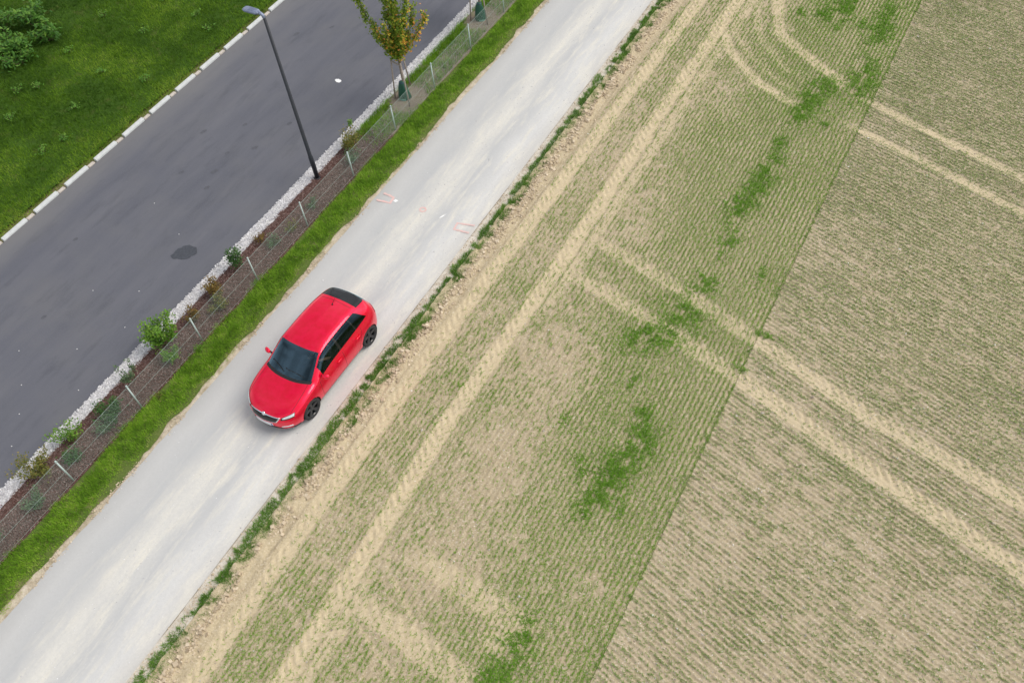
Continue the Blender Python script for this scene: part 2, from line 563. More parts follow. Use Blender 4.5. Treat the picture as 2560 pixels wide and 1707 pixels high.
gb = MB()
gb.add([(-320, -320, -0.12), (320, -320, -0.12), (320, 320, -0.12), (-320, 320, -0.12)], [(0, 1, 2, 3)])
tag(gb.build('ground', M['base']), kind='structure')
Y0, Y1 = -12.0, 46.0
strip('road', -24.46, -17.40, Y0, Y1, 0.0, M['asphalt'], 24, 0.5)
strip('sandy_verge', -16.2, -10.35, Y0, Y1, -0.022, M['verge'], 40, 0.15, zb=0.012)
strip('track', -14.80, -11.235, Y0, Y1, 0.005, M['track'], 20, 0.06, (0.05, 0.016), 4, crown=0.035)
strip('track_shoulder', -11.222, -10.86, Y0, Y1, 0.012, M['chalkedge'], 10, 0.06, (0.034, 0.08), 6, zb=0.02)
strip('grass_verge_soil', -16.05, -14.95, Y0, Y1, 0.0, M['turf_strip'], 18, 0.08, (0.0, 0.16), 8, zb=0.015)
strip('planting_bed', -17.22, -15.94, Y0, 17.35, 0.012, M['mulch'], 18, 0.08, (0.03, 0.05), 11, zb=0.015)
strip('tree_bed', -17.22, -15.94, 17.36, Y1, 0.012, M['bedsoil'], 18, 0.08, (0.03, 0.05), 13, zb=0.015)
strip('gravel_bed', -17.53, -17.14, Y0, Y1, 0.018, M['gravelbase'], 8, 0.08, (0.012, 0.08), 15)

# lawn bank beyond the kerb
xs = np.arange(-62, -24.59, 0.35)
ys = np.arange(-12, 52, 0.35)
X, Y = np.meshgrid(xs, ys)
d = np.clip(-24.62 - X, 0, None)
LZ = lambda x, y: 0.015 + 0.03 * np.clip(-24.62 - x, 0, 3) + 0.16 * (fbm(x, y, 2.4, 21) - 0.5) * np.clip((-24.62 - x) / 1.5, 0, 1)
V = np.stack([X, Y, LZ(X, Y)], -1).reshape(-1, 3)
i = np.arange(len(ys) - 1)[:, None] * len(xs) + np.arange(len(xs) - 1)[None]
F = np.stack([i, i + 1, i + len(xs) + 1, i + len(xs)], -1).reshape(-1, 4)
tag(obj_np('lawn_ground', V, F, M['turf'], smooth=True), kind='structure')

# kerb of raised stones with low gaps
kerb = empty('kerb', (-24.53, 0, 0))
kerb['kind'] = 'structure'
hi = MB()
pr = [(-0.060, -0.1), (0.070, -0.1), (0.068, 0.045), (0.040, 0.092), (-0.050, 0.098), (-0.060, 0.088)]
n = len(pr)
vv = [(x, y, z) for y in (0.0, 1.0) for x, z in pr]
hi.add(vv, [tuple(range(n)), tuple(range(2 * n - 1, n - 1, -1))] + [((k + 1) % n, k, n + k, n + (k + 1) % n) for k in range(n)])
proto_hi = hi.build('kerb_stone', M['kerb'], kerb)
bevel(proto_hi, 0.010, 2)
lo = MB()
lo.box((0.008, 0.135, -0.060), (0.120, 0.27, 0.16))
proto_lo = lo.build('kerb_drain_stone', M['kerblow'], kerb)
bevel(proto_lo, 0.008, 1)
first = True
for k in range(-9, 18):
    ym = 21.63 - 1.345 * k
    a = proto_hi if first else link(proto_hi.copy(), kerb)
    b = proto_lo if first else link(proto_lo.copy(), kerb)
    first = False
    a.location = (random.uniform(-0.008, 0.008), ym + 0.055, random.uniform(-0.01, 0.006))
    a.scale = (1, 0.975 + random.uniform(-0.006, 0.006), 1)
    a.rotation_euler = (0, 0, random.uniform(-0.006, 0.006))
    b.location = (random.uniform(-0.008, 0.008), ym - 0.285, random.uniform(0.012, 0.03))

# ------------------------------------------------------------------ field relief
TRK = []


def trk(pts, w, lug=1.0, st=1.0, pitch=0.27, fade=(0, 0), off=0.0, depth=0.02, side=0):
    TRK.append(dict(p=np.array(pts, float), w=w, lug=lug, st=st, pitch=pitch, fade=fade, depth=depth, side=side, soft=pts[0][0] > -9 and abs(pts[0][0] - pts[-1][0]) > 2))


trk([(-9.70, 40), (-9.62, 28.7), (-9.82, 17.9), (-9.96, 10.7), (-9.95, 4.85), (-9.90, 1.3), (-9.9, -8)], 0.44, 1.3, 0.92)
trk([(-8.30, 40), (-8.32, 29), (-8.36, 22.9), (-8.30, 15.2), (-8.42, 8.4), (-8.24, 4.7), (-8.17, 1.7), (-8.2, -8)], 0.46, 1.45, 0.95)
trk([(-7.80, 34), (-7.86, 24), (-7.84, 15), (-7.95, 12.5)], 0.30, 0.0, 0.62, fade=(0, 1.5))
trk([(-8.0, 5.6), (-7.75, 3.0), (-7.7, -4)], 0.36, 0.4, 0.6, fade=(1.5, 0))
# tramlines running out into the crop
trk([(-3.6, 25.80), (-3.23, 25.71), (-0.22, 24.70), (2.52, 23.80), (9.5, 21.5)], 0.30, 0.0, 0.85, fade=(1.0, 0))
trk([(-3.2, 24.26), (-2.60, 24.08), (0.14, 23.23), (2.79, 22.33), (9.5, 20.1)], 0.30, 0.0, 0.85, fade=(0.8, 0))
trk([(-8.1, 16.3), (-7.80, 16.20), (-4.93, 15.54), (-2.38, 14.76), (0.88, 13.72), (4.52, 12.98), (9.5, 11.7)], 0.44, 1.9, 0.78, fade=(0.6, 0), side=1)
trk([(-8.4, 14.9), (-8.25, 14.85), (-5.11, 14.17), (-2.49, 13.46), (1.28, 12.29), (4.84, 11.30), (9.5, 9.9)], 0.46, 1.9, 0.80, fade=(0.3, 0), side=1)
trk([(-7.5, 5.60), (-7.12, 5.50), (-5.40, 5.31), (-3.96, 5.22), (-3.5, 5.2)], 0.62, 1.5, 0.8, pitch=0.36, fade=(0.7, 0.8))
trk([(-8.0, 4.05), (-7.64, 3.95), (-6.09, 3.80), (-4.45, 3.55), (-2.6, 3.2)], 0.60, 1.5, 0.85, pitch=0.36, fade=(0.5, 0.8))
trk([(-5.0, 4.4), (-4.2, 4.9), (-3.9, 5.2)], 0.5, 0.6, 0.7, fade=(0.4, 0.3))
# turning marks at the far end
trk([(-8.35, 28.6), (-8.15, 27.4), (-7.46, 26.25), (-6.07, 25.0), (-4.6, 24.4), (-3.6, 24.3)], 0.34, 0.2, 1.0, fade=(0.6, 1.0))
trk([(-7.75, 30.5), (-7.44, 28.76), (-6.76, 27.33), (-5.39, 26.04), (-4.4, 25.7)], 0.26, 0.2, 0.6, fade=(0.5, 1.0))
trk([(-7.3, 32), (-7.00, 29.84), (-6.30, 27.9), (-4.75, 26.84), (-3.10, 25.8)], 0.42, 0.9, 1.0, fade=(0.5, 0.6))
trk([(-7.9, 27.6), (-6.9, 26.4), (-5.4, 25.3), (-4.2, 24.9)], 0.22, 0.6, 0.5, fade=(0.5, 0.8))
# light wheel marks at the near end
trk([(-7.92, 5.5), (-7.60, 4.95), (-7.08, 4.60), (-6.11, 4.02), (-5.6, 3.75)], 0.10, 0, 0.55, fade=(0.3, 0.5), depth=0.03)
trk([(-8.05, 4.05), (-7.85, 3.69), (-6.42, 3.10), (-5.9, 2.95)], 0.10, 0, 0.6, fade=(0.3, 0.5), depth=0.03)
trk([(-9.45, 4.56), (-9.10, 4.50), (-8.27, 4.24), (-7.27, 3.82)], 0.09, 0, 0.5, fade=(0.3, 0.4), depth=0.025)
trk([(-9.5, 5.75), (-9.1, 5.75), (-8.7, 5.45)], 0.09, 0, 0.5, fade=(0.2, 0.3), depth=0.025)


def tracks(x, y):
    comp = np.zeros(x.shape)
    hz = np.zeros(x.shape)
    for T in TRK:
        P = T['p']
        mar = T['w'] + 0.1
        sel = (x > P[:, 0].min() - mar) & (x < P[:, 0].max() + mar) & (y > P[:, 1].min() - mar) & (y < P[:, 1].max() + mar)
        if not sel.any():
            continue
        px, py = x[sel], y[sel]
        best = np.full(px.shape, 1e9)
        dl = np.zeros(px.shape)
        ds = np.zeros(px.shape)
        s0 = 0.0
        for a, b in zip(P[:-1], P[1:]):
            e = b - a
            ln = np.hypot(*e)
            e = e / ln
            s = np.clip((px - a[0]) * e[0] + (py - a[1]) * e[1], 0, ln)
            dx, dy = px - a[0] - s * e[0], py - a[1] - s * e[1]
            dd = np.hypot(dx, dy)
            q = dd < best
            best = np.where(q, dd, best)
            dl = np.where(q, dx * -e[1] + dy * e[0], dl)
            ds = np.where(q, s0 + s, ds)
            s0 += ln
        w2 = T['w'] / 2 * (0.9 + 0.25 * vn(ds, 0 * ds, 0.6, 77))
        edge = 0.085 if T['w'] > 0.2 else 0.025
        mk = sstep(w2 + edge, w2 - edge, best)
        if T['fade'][0]: mk = mk * sstep(0, T['fade'][0], ds)
        if T['fade'][1]: mk = mk * sstep(0, T['fade'][1], s0 - ds)
        mk = mk * T['st'] * (0.74 + 0.40 * fbm(px, py, 0.45, 31, 4)) * np.where(T['soft'] & (px < -2.4), 0.80, 1.0)
        lugd = dl if T['side'] else np.abs(dl)
        ph = (ds + lugd * 1.15) / T['pitch']
        wv = np.abs(ph - np.floor(ph) - 0.5) * 2
        lug = (sstep(0.15, 0.75, wv) - 0.45) * 0.024 * T['lug'] * (0.35 + 1.1 * fbm(px, py, 0.55, 33))
        if T['side']:
            lug = lug * sstep(-0.12, 0.08, dl)
        h = mk * (lug - T['depth'])
        berm = 0.012 * np.exp(-((best - w2 - 0.05) / 0.045) ** 2) * T['st']
        comp[sel] = np.maximum(comp[sel], np.clip(mk, 0, 1))
        hz[sel] = hz[sel] + h + (berm if T['lug'] > 0 else berm * 0.5)
    return np.clip(comp, 0, 1), hz


ROW = 0.125
SL = -0.29                                # slope of the drilled rows out in the crop
CT = 1 / math.sqrt(1 + SL * SL)
TSP = ROW / CT


def relief_h(x, y):
    comp, hz = tracks(x, y)
    j = 0.05 * (fbm(x, y, 1.2, 41) - 0.5)
    r = 0.0065 * (0.4 + 1.1 * fbm(x, y, 1.6, 45)) * np.cos(2 * np.pi * (x + j) / ROW)
    cl_ = 0.030 * (vn(x, y, 0.075, 5) - 0.5) + 0.016 * (fbm(x, y, 0.25, 6) - 0.5)
    ed = sstep(-10.20, -10.50, x + 0.25 * (fbm(x, y, 0.9, 8) - 0.5))
    rid = ed * (0.055 + 0.10 * (fbm(x, y, 0.30, 9, 4) - 0.5) + 0.05 * (vn(x, y, 0.11, 10) - 0.5))
    z = (r + cl_) * (1 - 0.85 * comp) * (1 - ed) + hz * (1 - ed) + rid + 0.05 * (fbm(x, y, 5.0, 12) - 0.5) - 0.01
    return z, np.clip(np.maximum(comp, 0.55 * ed), 0, 1)


def relief_f(x, y):
    comp, hz = tracks(x, y)
    tt = y - SL * (x + 2.4)
    j = 0.05 * (fbm(x, y, 1.2, 43) - 0.5)
    r = 0.0125 * (0.5 + fbm(x, y, 1.3, 46)) * np.cos(2 * np.pi * (tt + j) / TSP)
    cl_ = 0.034 * (vn(x, y, 0.075, 55) - 0.5) + 0.016 * (fbm(x, y, 0.25, 56) - 0.5)
    z = (r + cl_) * (1 - 0.85 * comp) + hz + 0.05 * (fbm(x, y, 5.0, 12) - 0.5) - 0.006
    return z, comp


def grid_mesh(name, gx, gy, fx, fy, fn, sm='soil'):
    X, T_ = np.meshgrid(gx, gy)
    Yw = T_ + fy * (X - fx)
    ok = vis(X, Yw, 2.2)
    z, comp = fn(X, Yw)
    nx = len(gx)
    idx = np.arange(X.size).reshape(X.shape)
    fo = ok[:-1, :-1] & ok[1:, 1:]
    F = np.stack([idx[:-1, :-1][fo], idx[:-1, 1:][fo], idx[1:, 1:][fo], idx[1:, :-1][fo]], -1)
    used = np.zeros(X.size, bool)
    used[F.ravel()] = True
    mp = np.cumsum(used) - 1
    V = np.stack([X, Yw, z], -1).reshape(-1, 3)[used]
    o = obj_np(name, V, mp[F], M[sm], attrs={'comp': comp.ravel()[used]}, smooth=True)
    o['kind'] = 'structure'
    return o


grid_mesh('headland_soil', np.arange(-10.86, -2.3999, 0.025), np.arange(-3.5, 36, 0.055), 0, 0.0, relief_h)
grid_mesh('crop_field_soil', np.arange(-2.40, 8.6, 0.055), np.arange(3.0, 38, 0.0261), -2.4, SL, relief_f, 'soil2')


# ------------------------------------------------------------------ scatter generators
def blades(P, ln, w, lean, az, tone):
    N = len(P)
    dx, dy = np.cos(az), np.sin(az)
    sl, clz = np.sin(lean), np.cos(lean)
    side = np.stack([-dy, dx, 0 * dx], -1) * (w / 2)[:, None]
    tip = P + np.stack([dx * sl * ln, dy * sl * ln, clz * ln], -1)
    V = np.stack([P - side, P + side, tip], 1).reshape(-1, 3)
    F = np.arange(3 * N).reshape(-1, 3)
    return V, F, np.repeat(tone, 3)


def leaves(P, size, asp, rnd, tone, up=0.55):
    N = len(P)
    a = rnd.uniform(0, 2 * np.pi, N)
    tilt = rnd.normal(0.25, 0.55, N) * (1 - up) * 2
    ax = np.stack([np.cos(a) * np.cos(tilt), np.sin(a) * np.cos(tilt), np.sin(tilt)], -1)
    rr = rnd.normal(0, 1, (N, 3))
    rr[:, 2] *= 0.5
    sd = np.cross(ax, np.stack([0 * a, 0 * a, 1 + 0 * a], -1)) + 0.5 * rr * (1 - up) * 2 * 0.5
    sd -= ax * (sd * ax).sum(1)[:, None]
    sd /= np.linalg.norm(sd, axis=1)[:, None] + 1e-9
    s = size[:, None]
    nrm = np.cross(ax, sd)
    v0 = P - ax * s * 0.5
    v1 = P + sd * s * asp * 0.5 + nrm * s * 0.08
    v2 = P + ax * s * 0.5
    v3 = P - sd * s * asp * 0.5 + nrm * s * 0.08
    V = np.stack([v0, v1, v2, v3], 1).reshape(-1, 3)
    b = np.arange(N)[:, None] * 4
    F = np.concatenate([b + np.array([0, 1, 2]), b + np.array([0, 2, 3])], 0)
    return V, F, np.repeat(tone, 4)


OCT_V = np.array([(1, 0, 0), (-1, 0, 0), (0, 1, 0), (0, -1, 0), (0, 0, 1), (0, 0, -1)], float)
OCT_F = np.array([(0, 2, 4), (2, 1, 4), (1, 3, 4), (3, 0, 4), (2, 0, 5), (1, 2, 5), (3, 1, 5), (0, 3, 5)])
cub = np.array([(x, y, z) for x in (-1, 1) for y in (-1, 1) for z in (-1, 1)], float) * 0.72
CUB_F = np.array([(0, 1, 3), (0, 3, 2), (4, 6, 7), (4, 7, 5), (0, 4, 5), (0, 5, 1), (2, 3, 7), (2, 7, 6), (0, 2, 6), (0, 6, 4), (1, 5, 7), (1, 7, 3)])


def lumps(P, size, rnd, tone, flat=0.65, kind='oct'):
    bv, bf = (OCT_V, OCT_F) if kind == 'oct' else (cub, CUB_F)
    N, k = len(P), len(bv)
    B = bv[None] * (1 + rnd.uniform(-0.32, 0.32, (N, k, 3)))
    sc = rnd.uniform(0.65, 1.3, (N, 1, 3))
    sc[:, :, 2] *= flat
    B = B * sc
    a = rnd.uniform(0, 2 * np.pi, N)
    b = rnd.uniform(-0.6, 0.6, N)
    ca, sa, cb, sb = np.cos(a)[:, None], np.sin(a)[:, None], np.cos(b)[:, None], np.sin(b)[:, None]
    x, y, z = B[..., 0], B[..., 1], B[..., 2]
    y, z = y * cb - z * sb, y * sb + z * cb
    x, y = x * ca - y * sa, x * sa + y * ca
    V = (np.stack([x, y, z], -1) * size[:, None, None] + P[:, None]).reshape(-1, 3)
    F = (np.arange(N)[:, None, None] * k + bf[None]).reshape(-1, 3)
    return V, F, np.repeat(tone, k)


def rect(rnd, n, x0, x1, y0, y1, m=1.2):
    x = rnd.uniform(x0, x1, n)
    y = rnd.uniform(y0, y1, n)
    k = vis(x, y, m)
    return x[k], y[k]


def stuff(name, gen, mat, label=None, cat=None):
    V, F, tn = gen
    o = obj_np(name, V, F, mat, attrs={'tone': tn})
    o['kind'] = 'stuff'
    if label:
        tag(o, label, cat)
    return o


# crop seedlings, headland : drilled parallel to the track
r1 = np.random.default_rng(11)
rows = np.arange(-10.05, -2.40, ROW)
xs, ys = [], []
for k, rx in enumerate(rows):
    y = np.arange(-2.5, 35.5, 0.0125) + r1.uniform(-0.006, 0.006)
    y = y + r1.normal(0, 0.006, len(y))
    xs.append(np.full(len(y), rx + 0.0) + r1.normal(0, 0.023, len(y)) + 0.05 * (fbm(rx + 0 * y, y, 1.2, 41) - 0.5))
    ys.append(y)
x, y = np.concatenate(xs), np.concatenate(ys)
k = vis(x, y, 1.3)
x, y = x[k], y[k]
# the seed rows lie in the furrow bottoms (cos = -1)
x = x + (ROW / 2 - np.mod(-10.05, ROW)) * 1.0
comp, _ = tracks(x, y)
den = 0.70 + 0.46 * sstep(-8.0, -4.2, x) + 0.75 * (fbm(x, y, 1.7, 61) - 0.5) + 0.60 * sstep(9, 23, y) * sstep(-7.4, -4.4, x)
den = den - 0.30 * np.exp(-((x + 6.4) / 0.9) ** 2) * sstep(20, 8, y) - 0.20 * sstep(-9.9, -10.2, x)
for cx, cy, rx_, ry_ in [(-4.1, 9.6, .55, 1.6), (-4.5, 14.4, .7, 1.2), (-4.4, 20.3, .5, 1.9), (-4.2, 25.0, .6, 1.3), (-4.2, 4.5, .5, 1.2), (-3.5, 27.5, 1.1, 4.5), (-3.6, 20.0, 1.0, 4.0), (-3.4, 12.0, 0.8, 3.0)]:
    den = den + 0.55 * np.exp(-((x - cx) / rx_) ** 2 - ((y - cy) / ry_) ** 2)
clump = vn(x * 8.0, y, 0.13, 62) * 0.66 + vn(x * 8.0, y, 0.045, 63) * 0.34 + 0.12 * (vn(x, y, 0.35, 64) - 0.5)
keep = (clump < 0.10 + den * 0.54) & (r1.uniform(0, 1, len(x)) > comp * 0.88)
x, y, den = x[keep], y[keep], den[keep]
z, _ = relief_h(x, y)


def seedlings(x, y, z, rnd, rowdir, nb=3, lmul=1.0):
    N = len(x)
    P = np.repeat(np.stack([x, y, z - 0.004], -1), nb, 0)
    n_ = len(P)
    base = np.repeat(rnd.uniform(0, 1, N), nb)
    ln = rnd.uniform(0.045, 0.105, n_) * lmul * (0.75 + 0.5 * np.repeat(fbm(x, y, 1.3, 71), nb))
    az = rowdir + np.where(rnd.uniform(0, 1, n_) < 0.5, 0, np.pi) + rnd.normal(0, 0.75, n_)
    lean = rnd.uniform(0.35, 1.35, n_)
    w = rnd.uniform(0.009, 0.016, n_)
    tone = np.clip(0.25 + 0.5 * base + rnd.normal(0, 0.12, n_) + 0.35 * (rnd.uniform(0, 1, n_) < 0.06), 0, 1)
    return blades(P, ln, w, lean, az, tone)


stuff('headland_seedlings', seedlings(x, y, z, r1, np.pi / 2), M['crop'], 'green cereal seedlings drilled in rows along the headland beside the track', 'crop')

# crop seedlings, main field : rows run away from the headland
xs, ys = [], []
for tt in np.arange(2.0, 37.0, TSP):
    xx_ = np.arange(-2.44 + r1.uniform(-0.10, 0.14), 7.6, 0.0145)
    xx_ = xx_ + r1.normal(0, 0.006, len(xx_))
    xs.append(xx_)
    ys.append(tt + TSP / 2 + SL * (xx_ + 2.4) + r1.normal(0, 0.023, len(xx_)))
x, y = np.concatenate(xs), np.concatenate(ys)
k = vis(x, y, 1.3)
x, y = x[k], y[k]
comp, _ = tracks(x, y)
tt = y - SL * (x + 2.4)
den = 0.63 + 0.32 * sstep(8, 24, y) + 0.36 * (fbm(x, y, 2.6, 81) - 0.5) + 0.40 * (vn(x, np.floor(tt / TSP) * 3.1, 0.9, 84) - 0.5)
den = den + 0.55 * np.exp(-((tt - 12.86) / 0.10) ** 2)
clump = vn(x, tt * 8, 0.34, 82) * 0.45 + vn(x, tt * 8, 0.06, 83) * 0.55
keep = (clump < 0.08 + den * 0.62) & (r1.uniform(0, 1, len(x)) > comp * 0.82)
x, y = x[keep], y[keep]
z, _ = relief_f(x, y)
stuff('field_seedlings', seedlings(x, y, z, r1, math.atan(SL), 3, 0.92), M['crop2'], 'sparse cereal seedlings in slanting rows between pale tramlines', 'crop')

# bright green clumps of volunteer plants in the headland
r2 = np.random.default_rng(12)
CL = [(-4.00, 9.85, .30, .55), (-3.78, 10.64, .26, .35), (-4.20, 8.57, .22, .42), (-4.05, 9.2, .2, .4), (-4.46, 14.74, .36, .40), (-4.75, 13.75, .40, .34),
      (-4.34, 16.0, .26, .28), (-4.35, 20.22, .24, .75), (-4.32, 21.29, .22, .45), (-4.61, 19.07, .20, .45), (-4.06, 25.6, .32, .45), (-4.26, 24.64, .30, .5),
      (-4.3, 23.9, .2, .3), (-4.66, 30.52, .45, .6), (-4.9, 29.7, .3, .4), (-4.13, 5.21, .16, .24), (-4.14, 4.46, .25, .5), (-4.25, 3.8, .2, .3), (-2.22, 14.98, .26, .07),
      (-2.42, 13.66, .20, .06), (-5.2, 13.4, .3, .3), (-3.2, 29.8, .3, 1.2), (-3.0, 26.5, .3, .9), (-4.4, 22.3, .15, .3), (-4.15, 11.3, .15, .3), (-4.3, 17.6, .18, .4)]
Ps = []
for q_ in range(16):
    CL.append((r2.uniform(-6.2, -2.7), r2.uniform(3, 31), r2.uniform(.04, .10), r2.uniform(.08, .22)))
for cx, cy, rx, ry in CL:
    nn = int(1300 * rx * ry * 3.14)
    x = r2.normal(cx, rx * 0.95, nn)
    y = r2.normal(cy, ry * 0.85, nn)
    k = fbm(x, y, 0.3, 91, 4) > 0.42
    Ps.append(np.stack([x[k], y[k]], -1))
P = np.concatenate(Ps)
z = np.where(P[:, 0] < -2.4, relief_h(P[:, 0], P[:, 1])[0], relief_f(P[:, 0], P[:, 1])[0])
nb = 4
P3 = np.repeat(np.column_stack([P, z - 0.004]), nb, 0)
N = len(P3)
tone = np.clip(np.repeat(r2.uniform(0.1, 0.8, len(P)), nb) + r2.normal(0, 0.12, N), 0, 1)
stuff('volunteer_plants', blades(P3, r2.uniform(0.05, 0.13, N), r2.uniform(0.010, 0.018, N), r2.uniform(0.2, 1.3, N), r2.uniform(0, 6.28, N), tone), M['weed'],
      'bright green clumps of volunteer plants scattered through the headland rows', 'weeds')

# ragged weed line between the track shoulder and the clods
x, y = rect(r2, 125000, -11.15, -10.50, -3, 34)
cx = -10.83 + 0.05 * (fbm(y, y * 0, 1.4, 95) - 0.5) * 2
wd = 0.11 + 0.05 * sstep(13, 6, y) + 0.24 * fbm(y, y * 0 + 3, 0.9, 96)
gap = fbm(y, y * 0 + 8, 0.55, 97, 3)
k = (np.abs(x - cx) < wd * (0.6 + 0.6 * vn(x, y, 0.12, 98))) & (gap > 0.24) & (fbm(x, y, 0.18, 99, 4) > 0.36)
x, y = x[k], y[k]
N = len(x)
P3 = np.column_stack([x, y, np.full(N, 0.0)])
tone = np.clip(0.02 + 0.75 * fbm(x, y, 0.4, 100) + r2.normal(0, 0.18, N), 0, 1)
stuff('weed_line', blades(P3, r2.uniform(0.06, 0.15, N), r2.uniform(0.010, 0.020, N), r2.uniform(0.2, 1.25, N), r2.uniform(0, 6.28, N), tone), M['weedline'],
      'ragged line of dark green weeds between pale track and field edge', 'weeds')

# clods thrown up along the field edge, stones in the soil
x, y = rect(r2, 16000, -10.80, -10.12, -3, 34)
k = (r2.uniform(0, 1, len(x)) < np.exp(-((x + 10.50) / 0.14) ** 2)) & (fbm(x, y, 0.4, 101) > 0.36)
x, y = x[k], y[k]
z, _ = relief_h(x, y)
sz = np.clip(r2.lognormal(-3.80, 0.45, len(x)), 0.010, 0.062)
stuff('clods', lumps(np.column_stack([x, y, z + sz * 0.25]), sz, r2, np.clip(r2.normal(0.55, 0.22, len(x)), 0, 1), 0.75, 'cub'), M['clods'],
      'pale dry earth clods turned up along the field edge', 'clods')
x, y = rect(r2, 46000, -10.1, 7.5, -3, 36)
k = (x > -2.4) | (r2.uniform(0, 1, len(x)) < 0.42)
x, y = x[k], y[k]
z = np.where(x < -2.4, relief_h(x, y)[0], relief_f(x, y)[0])
sz = np.clip(r2.lognormal(-4.55, 0.42, len(x)), 0.006, 0.038)
tn = np.clip(r2.normal(0.50, 0.20, len(x)) + 0.4 * (r2.uniform(0, 1, len(x)) < 0.07), 0, 1)
stuff('field_stones', lumps(np.column_stack([x, y, z + sz * 0.2]), sz, r2, tn), M['stones'], 'small pale stones strewn over the drilled field soil', 'stones')

# sandy crumbs on both shoulders of the track
xa, ya = rect(r2, 5000, -11.22, -10.92, -3, 34)
xb, yb = rect(r2, 5000, -14.95, -14.72, -3, 34)
kb = fbm(yb, yb * 0, 0.8, 103) > 0.47
x, y = np.concatenate([xa, xb[kb]]), np.concatenate([ya, yb[kb]])
sz = np.clip(r2.lognormal(-4.5, 0.45, len(x)), 0.006, 0.035)
stuff('shoulder_crumbs', lumps(np.column_stack([x, y, np.where(x > -12, 0.016, 0.006) + sz * 0.2]), sz, r2, np.clip(r2.normal(0.6, 0.2, len(x)), 0, 1)), M['clods'],
      'sandy crumbs along both shoulders of the pale track', 'crumbs')

x, y = rect(r2, 9000, -14.75, -11.26, -3, 34)
k = r2.uniform(0, 1, len(x)) < 0.15 + 0.85 * np.exp(-((x + 13.0) / 0.28) ** 2) + 0.6 * sstep(-11.9, -11.4, x)
x, y = x[k], y[k]
sz = np.clip(r2.lognormal(-4.75, 0.4, len(x)), 0.005, 0.025)
stuff('track_stones', lumps(np.column_stack([x, y, 0.005 + 0.035 * (1 - (2 * (x + 14.80) / 3.565 - 1) ** 2) + sz * 0.2]), sz, r2, np.clip(r2.normal(0.6, 0.25, len(x)), 0, 1)), M['gravel'],
      'small loose chalk stones lying on the pale track', 'stones')

# grass verge between fence and track
r3 = np.random.default_rng(13)
x, y = rect(r3, 190000, -16.08, -14.70, -3, 34, 1.0)
el = -15.93 + 0.22 * (fbm(y, y * 0, 0.8, 105) - 0.5) * 2
er = -14.93 + 0.22 * (fbm(y, y * 0 + 4, 0.9, 106, 4) - 0.5) * 2
dn = sstep(el - 0.08, el + 0.08, x) * sstep(er + 0.05, er - 0.38, x) * (0.25 + 1.1 * fbm(x, y, 0.35, 107))
k = r3.uniform(0, 1, len(x)) < dn
x, y = x[k], y[k]
N = len(x)
dry = sstep(er[k] - 0.35, er[k], x) * 0.30
tone = np.clip(-0.06 + 0.95 * fbm(x, y, 0.20, 108, 4) + dry + r3.normal(0, 0.16, N), 0, 1)
hgt = r3.uniform(0.05, 0.14, N) * (0.55 + 0.9 * fbm(x, y, 0.25, 111)) * (1 - 0.45 * sstep(er[k] - 0.4, er[k], x))
stuff('verge_grass', blades(np.column_stack([x, y, np.full(N, 0.0)]), hgt, r3.uniform(0.009, 0.018, N), r3.uniform(0.15, 1.2, N), r3.uniform(0, 6.28, N), tone), M['grass'],
      'strip of fresh green grass between wire fence and pale track', 'grass')

# tall grass in the bed behind the fence around the young trees
x, y = rect(r3, 70000, -17.18, -16.02, 16.6, 34, 1.0)
bare = np.minimum(np.hypot((x + 16.55) / 0.9, y - 19.4), np.hypot((x + 16.55) / 0.9, y - 24.45))
dn = sstep(0.55, 0.95, bare) * (0.35 + 0.65 * sstep(-16.7, -16.95, x)) * (0.4 + 0.9 * fbm(x, y, 0.4, 109)) * sstep(16.6, 17.6, y)
k = r3.uniform(0, 1, len(x)) < dn
x, y = x[k], y[k]
N = len(x)
tone = np.clip(0.02 + 0.62 * fbm(x, y, 0.3, 110) + r3.normal(0, 0.1, N), 0, 1)
stuff('bed_grass', blades(np.column_stack([x, y, np.full(N, 0.01)]), r3.uniform(0.06, 0.20, N), r3.uniform(0.009, 0.018, N), r3.uniform(0.1, 0.9, N), r3.uniform(0, 6.28, N), tone), M['grass'],
      'dark green grass in the tree bed between white gravel and fence', 'grass')

# bark chips
x, y = rect(r3, 26000, -17.16, -15.92, -3, 17.6, 1.0)
N = len(x)
P = np.column_stack([x, y, 0.02 + r3.uniform(0.0, 0.025, N)])
tn = np.clip(r3.normal(0.46, 0.26, N), 0, 1)
stuff('bark_chips', leaves(P, r3.uniform(0.03, 0.085, N), 0.35, r3, tn, 0.75), M['chips'], 'brown bark chips covering the shrub bed behind the fence', 'mulch')

# white gravel
x, y = rect(r3, 21000, -17.55, -16.92, -3, 34, 1.0)
er = -17.15 + 0.12 * (fbm(y, y * 0 + 2, 0.8, 112, 4) - 0.5) * 2
er = er - 0.10 * np.exp(-((y - 19.0) / 0.9) ** 2) - 0.10 * np.exp(-((y - 24.2) / 0.8) ** 2)
k = x < er
x, y = x[k], y[k]
N = len(x)
sz = r3.uniform(0.014, 0.034, N)
tn = np.clip(r3.normal(0.62, 0.25, N) - 0.3 * (x > er[k] - 0.05), 0, 1)
stuff('gravel_stones', lumps(np.column_stack([x, y, 0.022 + sz * 0.25]), sz, r3, tn), M['gravel'], 'white crushed gravel strip along the edge of the dark road', 'gravel')

